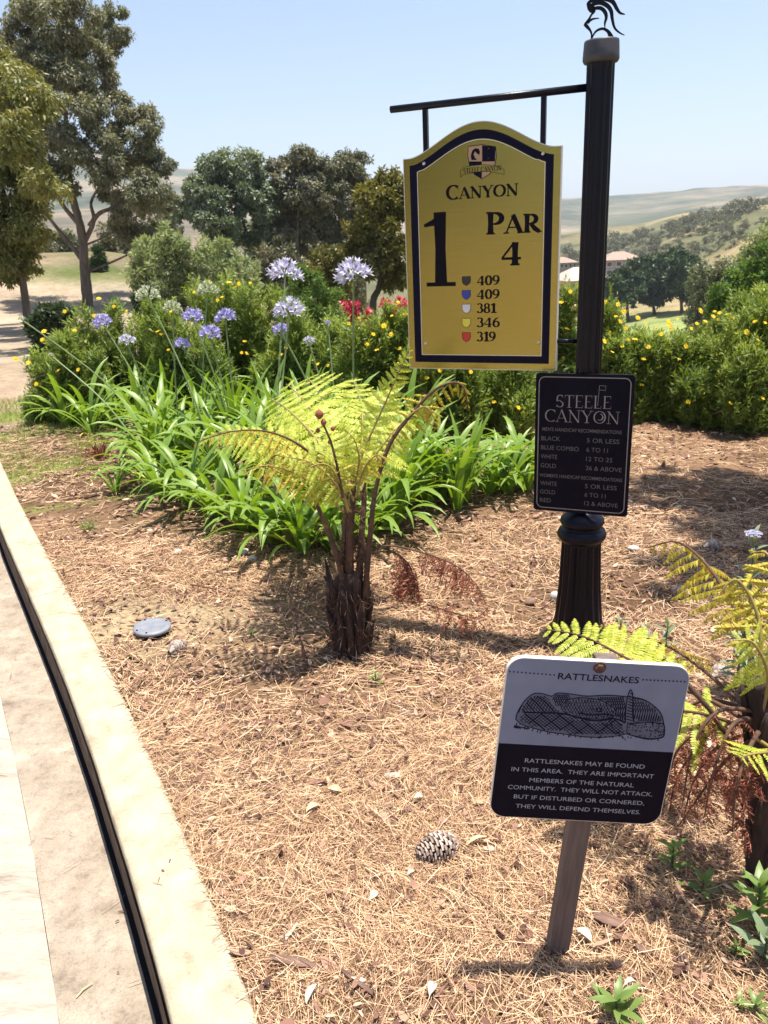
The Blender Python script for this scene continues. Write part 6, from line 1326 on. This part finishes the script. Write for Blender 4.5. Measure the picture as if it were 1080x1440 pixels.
# ------------------------------------------------------------------ small plants
def wleaf(L=1, W=.3, bend=.35, m='weed'):
    V = []; k = 6
    for i in range(k):
        t = i/(k-1); w = W*math.sin(math.pi*min(1, .1+.9*t))**.8*.5 if t < 1 else .004; z = .1*t-bend*t*t; V += [(t, -w, z+.25*w), (t, 0, z), (t, w, z+.25*w)]
    mb = MB(); mb.add(V, [(i*3+j, i*3+j+1, i*3+j+4, i*3+j+3) for i in range(k-1) for j in range(2)]); me = mb.mesh('leaf', True); me.materials.append(M[m]); return me
WL = [wleaf(bend=.15), wleaf(W=.26, bend=.4), wleaf(W=.34, bend=.7)]; GL_ = [wleaf(W=.28, bend=.3, m='greywhite_leaf'), wleaf(W=.32, bend=.6, m='greywhite_leaf')]
def weed(px, py, label, n, L, h, seed, set_=WL, name='weed', group=None, lean=(0, 0), flower=False, z=None, cat='weed'):
    p = G(px, py); rg = random.Random(seed); o = empty(name, (p.x, p.y, gz(p.x, p.y)), label, cat, group); top_ = Vector((lean[0], lean[1], h))
    mb = MB(); mb.tube([Vector((0, 0, -.01)), top_*.5+Vector((.01*h, 0, 0)), top_], [.0035, .003, .0018], 5); mb.build('stem', M['twig'], o, True)
    for i in range(n):
        t = .12+.88*i/max(1, n-1); f = link('leaf', set_[rg.randrange(len(set_))], None, o); f.location = top_*t; s = L*(1.1-.45*t)*rg.uniform(.8, 1.15)
        f.rotation_euler = (0, R(-15-50*t+rg.uniform(-12, 12)), i*2.4+rg.uniform(-.3, .3)); f.scale = (s, s, s)
    if flower:
        mb = MB()
        for i in range(26):
            a = i*2.4; r = .028*math.sqrt(i/26); c = top_+Vector((r*math.cos(a), r*math.sin(a), .02-.012*(i/26)+rg.uniform(0, .006))); q = .007
            mb.add([c+Vector((q, 0, 0)), c+Vector((0, q, .002)), c+Vector((-q, 0, 0)), c+Vector((0, -q, .002))], [(0, 1, 2, 3)]); mb.add([c+Vector((q, 0, -.003)), c+Vector((0, 0, q)), c+Vector((-q, 0, -.003))], [(0, 1, 2)])
        mb.build('flower_cluster', M['petal_white'], o)
    return o
weed(528, 955, 'tiny bright green weed in front of the fern stump', 8, .045, .05, 1)
weed(353, 890, 'tiny light green seedling left of the fern shadow', 7, .032, .02, 2)
weed(866, 1428, 'leafy green weed at the bottom edge right of the stake', 14, .075, .06, 3)
weed(945, 1215, 'young green weed under the dead fronds, left one of two', 11, .062, .075, 4)
weed(988, 1250, 'young green weed under the dead fronds, right one of two', 9, .058, .05, 5)
weed(1062, 1300, 'taller leafy green weed at the right edge', 18, .085, .14, 6)
weed(1075, 1345, 'drooping pale-leaved weed at the right edge', 9, .10, .08, 7, GL_)
weed(1035, 1338, 'small weed just left of the taller right-edge weeds', 8, .04, .03, 8)
weed(1062, 1418, 'low weed in the bottom right corner', 9, .05, .035, 9)
weed(1040, 1410, 'lowest small weed left of the corner weed', 6, .035, .02, 10)
weed(935, 925, 'slender grey-green weed behind the rattlesnake sign', 13, .075, .16, 11, GL_)
weed(905, 912, 'smaller grey-green weed left of its taller neighbour', 9, .06, .10, 12, GL_)
weed(872, 895, 'small pale weed beside the fluted post base', 9, .06, .08, 16, GL_)
weed(1045, 985, 'tall grey-green plant with a white flower head at the right edge', 30, .085, .60, 13, GL_, 'white_flowered_plant', lean=(.02, .10), flower=True, cat='plant')
weed(1035, 965, 'grey-green leafy plant without flower beside the right fern stem', 22, .075, .34, 14, GL_, 'leafy_plant', cat='plant')
weed(1090, 960, 'grey-green leafy plant cut by the right picture edge', 22, .08, .45, 15, GL_, 'leafy_plant', cat='plant')
# thin grass tuft and small dry plants on the open straw
def tuft(px, py, label, n, h, m, seed, cat='grass tuft'):
    p = G(px, py); rg = np.random.default_rng(seed); a = rg.uniform(0, 6.28, n); e = rg.uniform(.3, 1.2, n); P = np.stack([rg.normal(size=n)*h*.2, rg.normal(size=n)*h*.2, np.zeros(n)], 1)
    D = np.stack([np.cos(a)*np.cos(e), np.sin(a)*np.cos(e), np.sin(e)], 1); V, Q = ribbons(P, D, rdir(rg, n), h*rg.uniform(.5, 1.2, n), h*.05, [(0, 1), (.5, .8), (1, .1)], .5)
    o = link('grass_tuft', np_mesh('grass_tuft', V, Q), M[m]); o.location = (p.x, p.y, gz(p.x, p.y)); return tag(o, label, cat)
tuft(124, 742, 'sparse yellow-green grass tuft on the open straw', 60, .09, 'weed', 1); tuft(88, 790, 'faint grass tuft close to the kerb', 30, .05, 'weed', 2)
tuft(140, 640, 'reddish dry tuft at the left end of the agapanthus', 120, .16, 'fern_dead', 3, 'dry plant'); tuft(190, 640, 'tan dry tuft between two agapanthus plants', 90, .15, 'straw', 4, 'dry plant')
# fringe of lawn at the far left of the bed
lg = np.random.default_rng(7); n = 26000; x = lg.uniform(-5.6, -2.4, n); y = lg.uniform(5.4, 9.6, n); cd = curb_dist(x, y); k = (cd > .1) & (cd < 1.35) & (np.hypot(x, y) > 5.7) & (fbm(x, y, .9, 21) > .36); x, y = x[k], y[k]; m = len(x)
a = lg.uniform(0, 6.28, m); D = nrm(np.stack([np.cos(a)*.6, np.sin(a)*.6, np.ones(m)], 1)); V, Q = ribbons(np.stack([x, y, ground_z(x, y)-.004], 1), D, rdir(lg, m), .045*lg.uniform(.5, 1.2, m), .006, [(0, 1), (1, .2)], .2)
M['lawn'] = leafmat('lawn_blade', [(0, (.17, .22, .05)), (.7, (.28, .32, .09)), (1, (.42, .38, .18))], trans=.35); tag(link('lawn', np_mesh('lawn', V, Q), M['lawn']), kind='stuff')
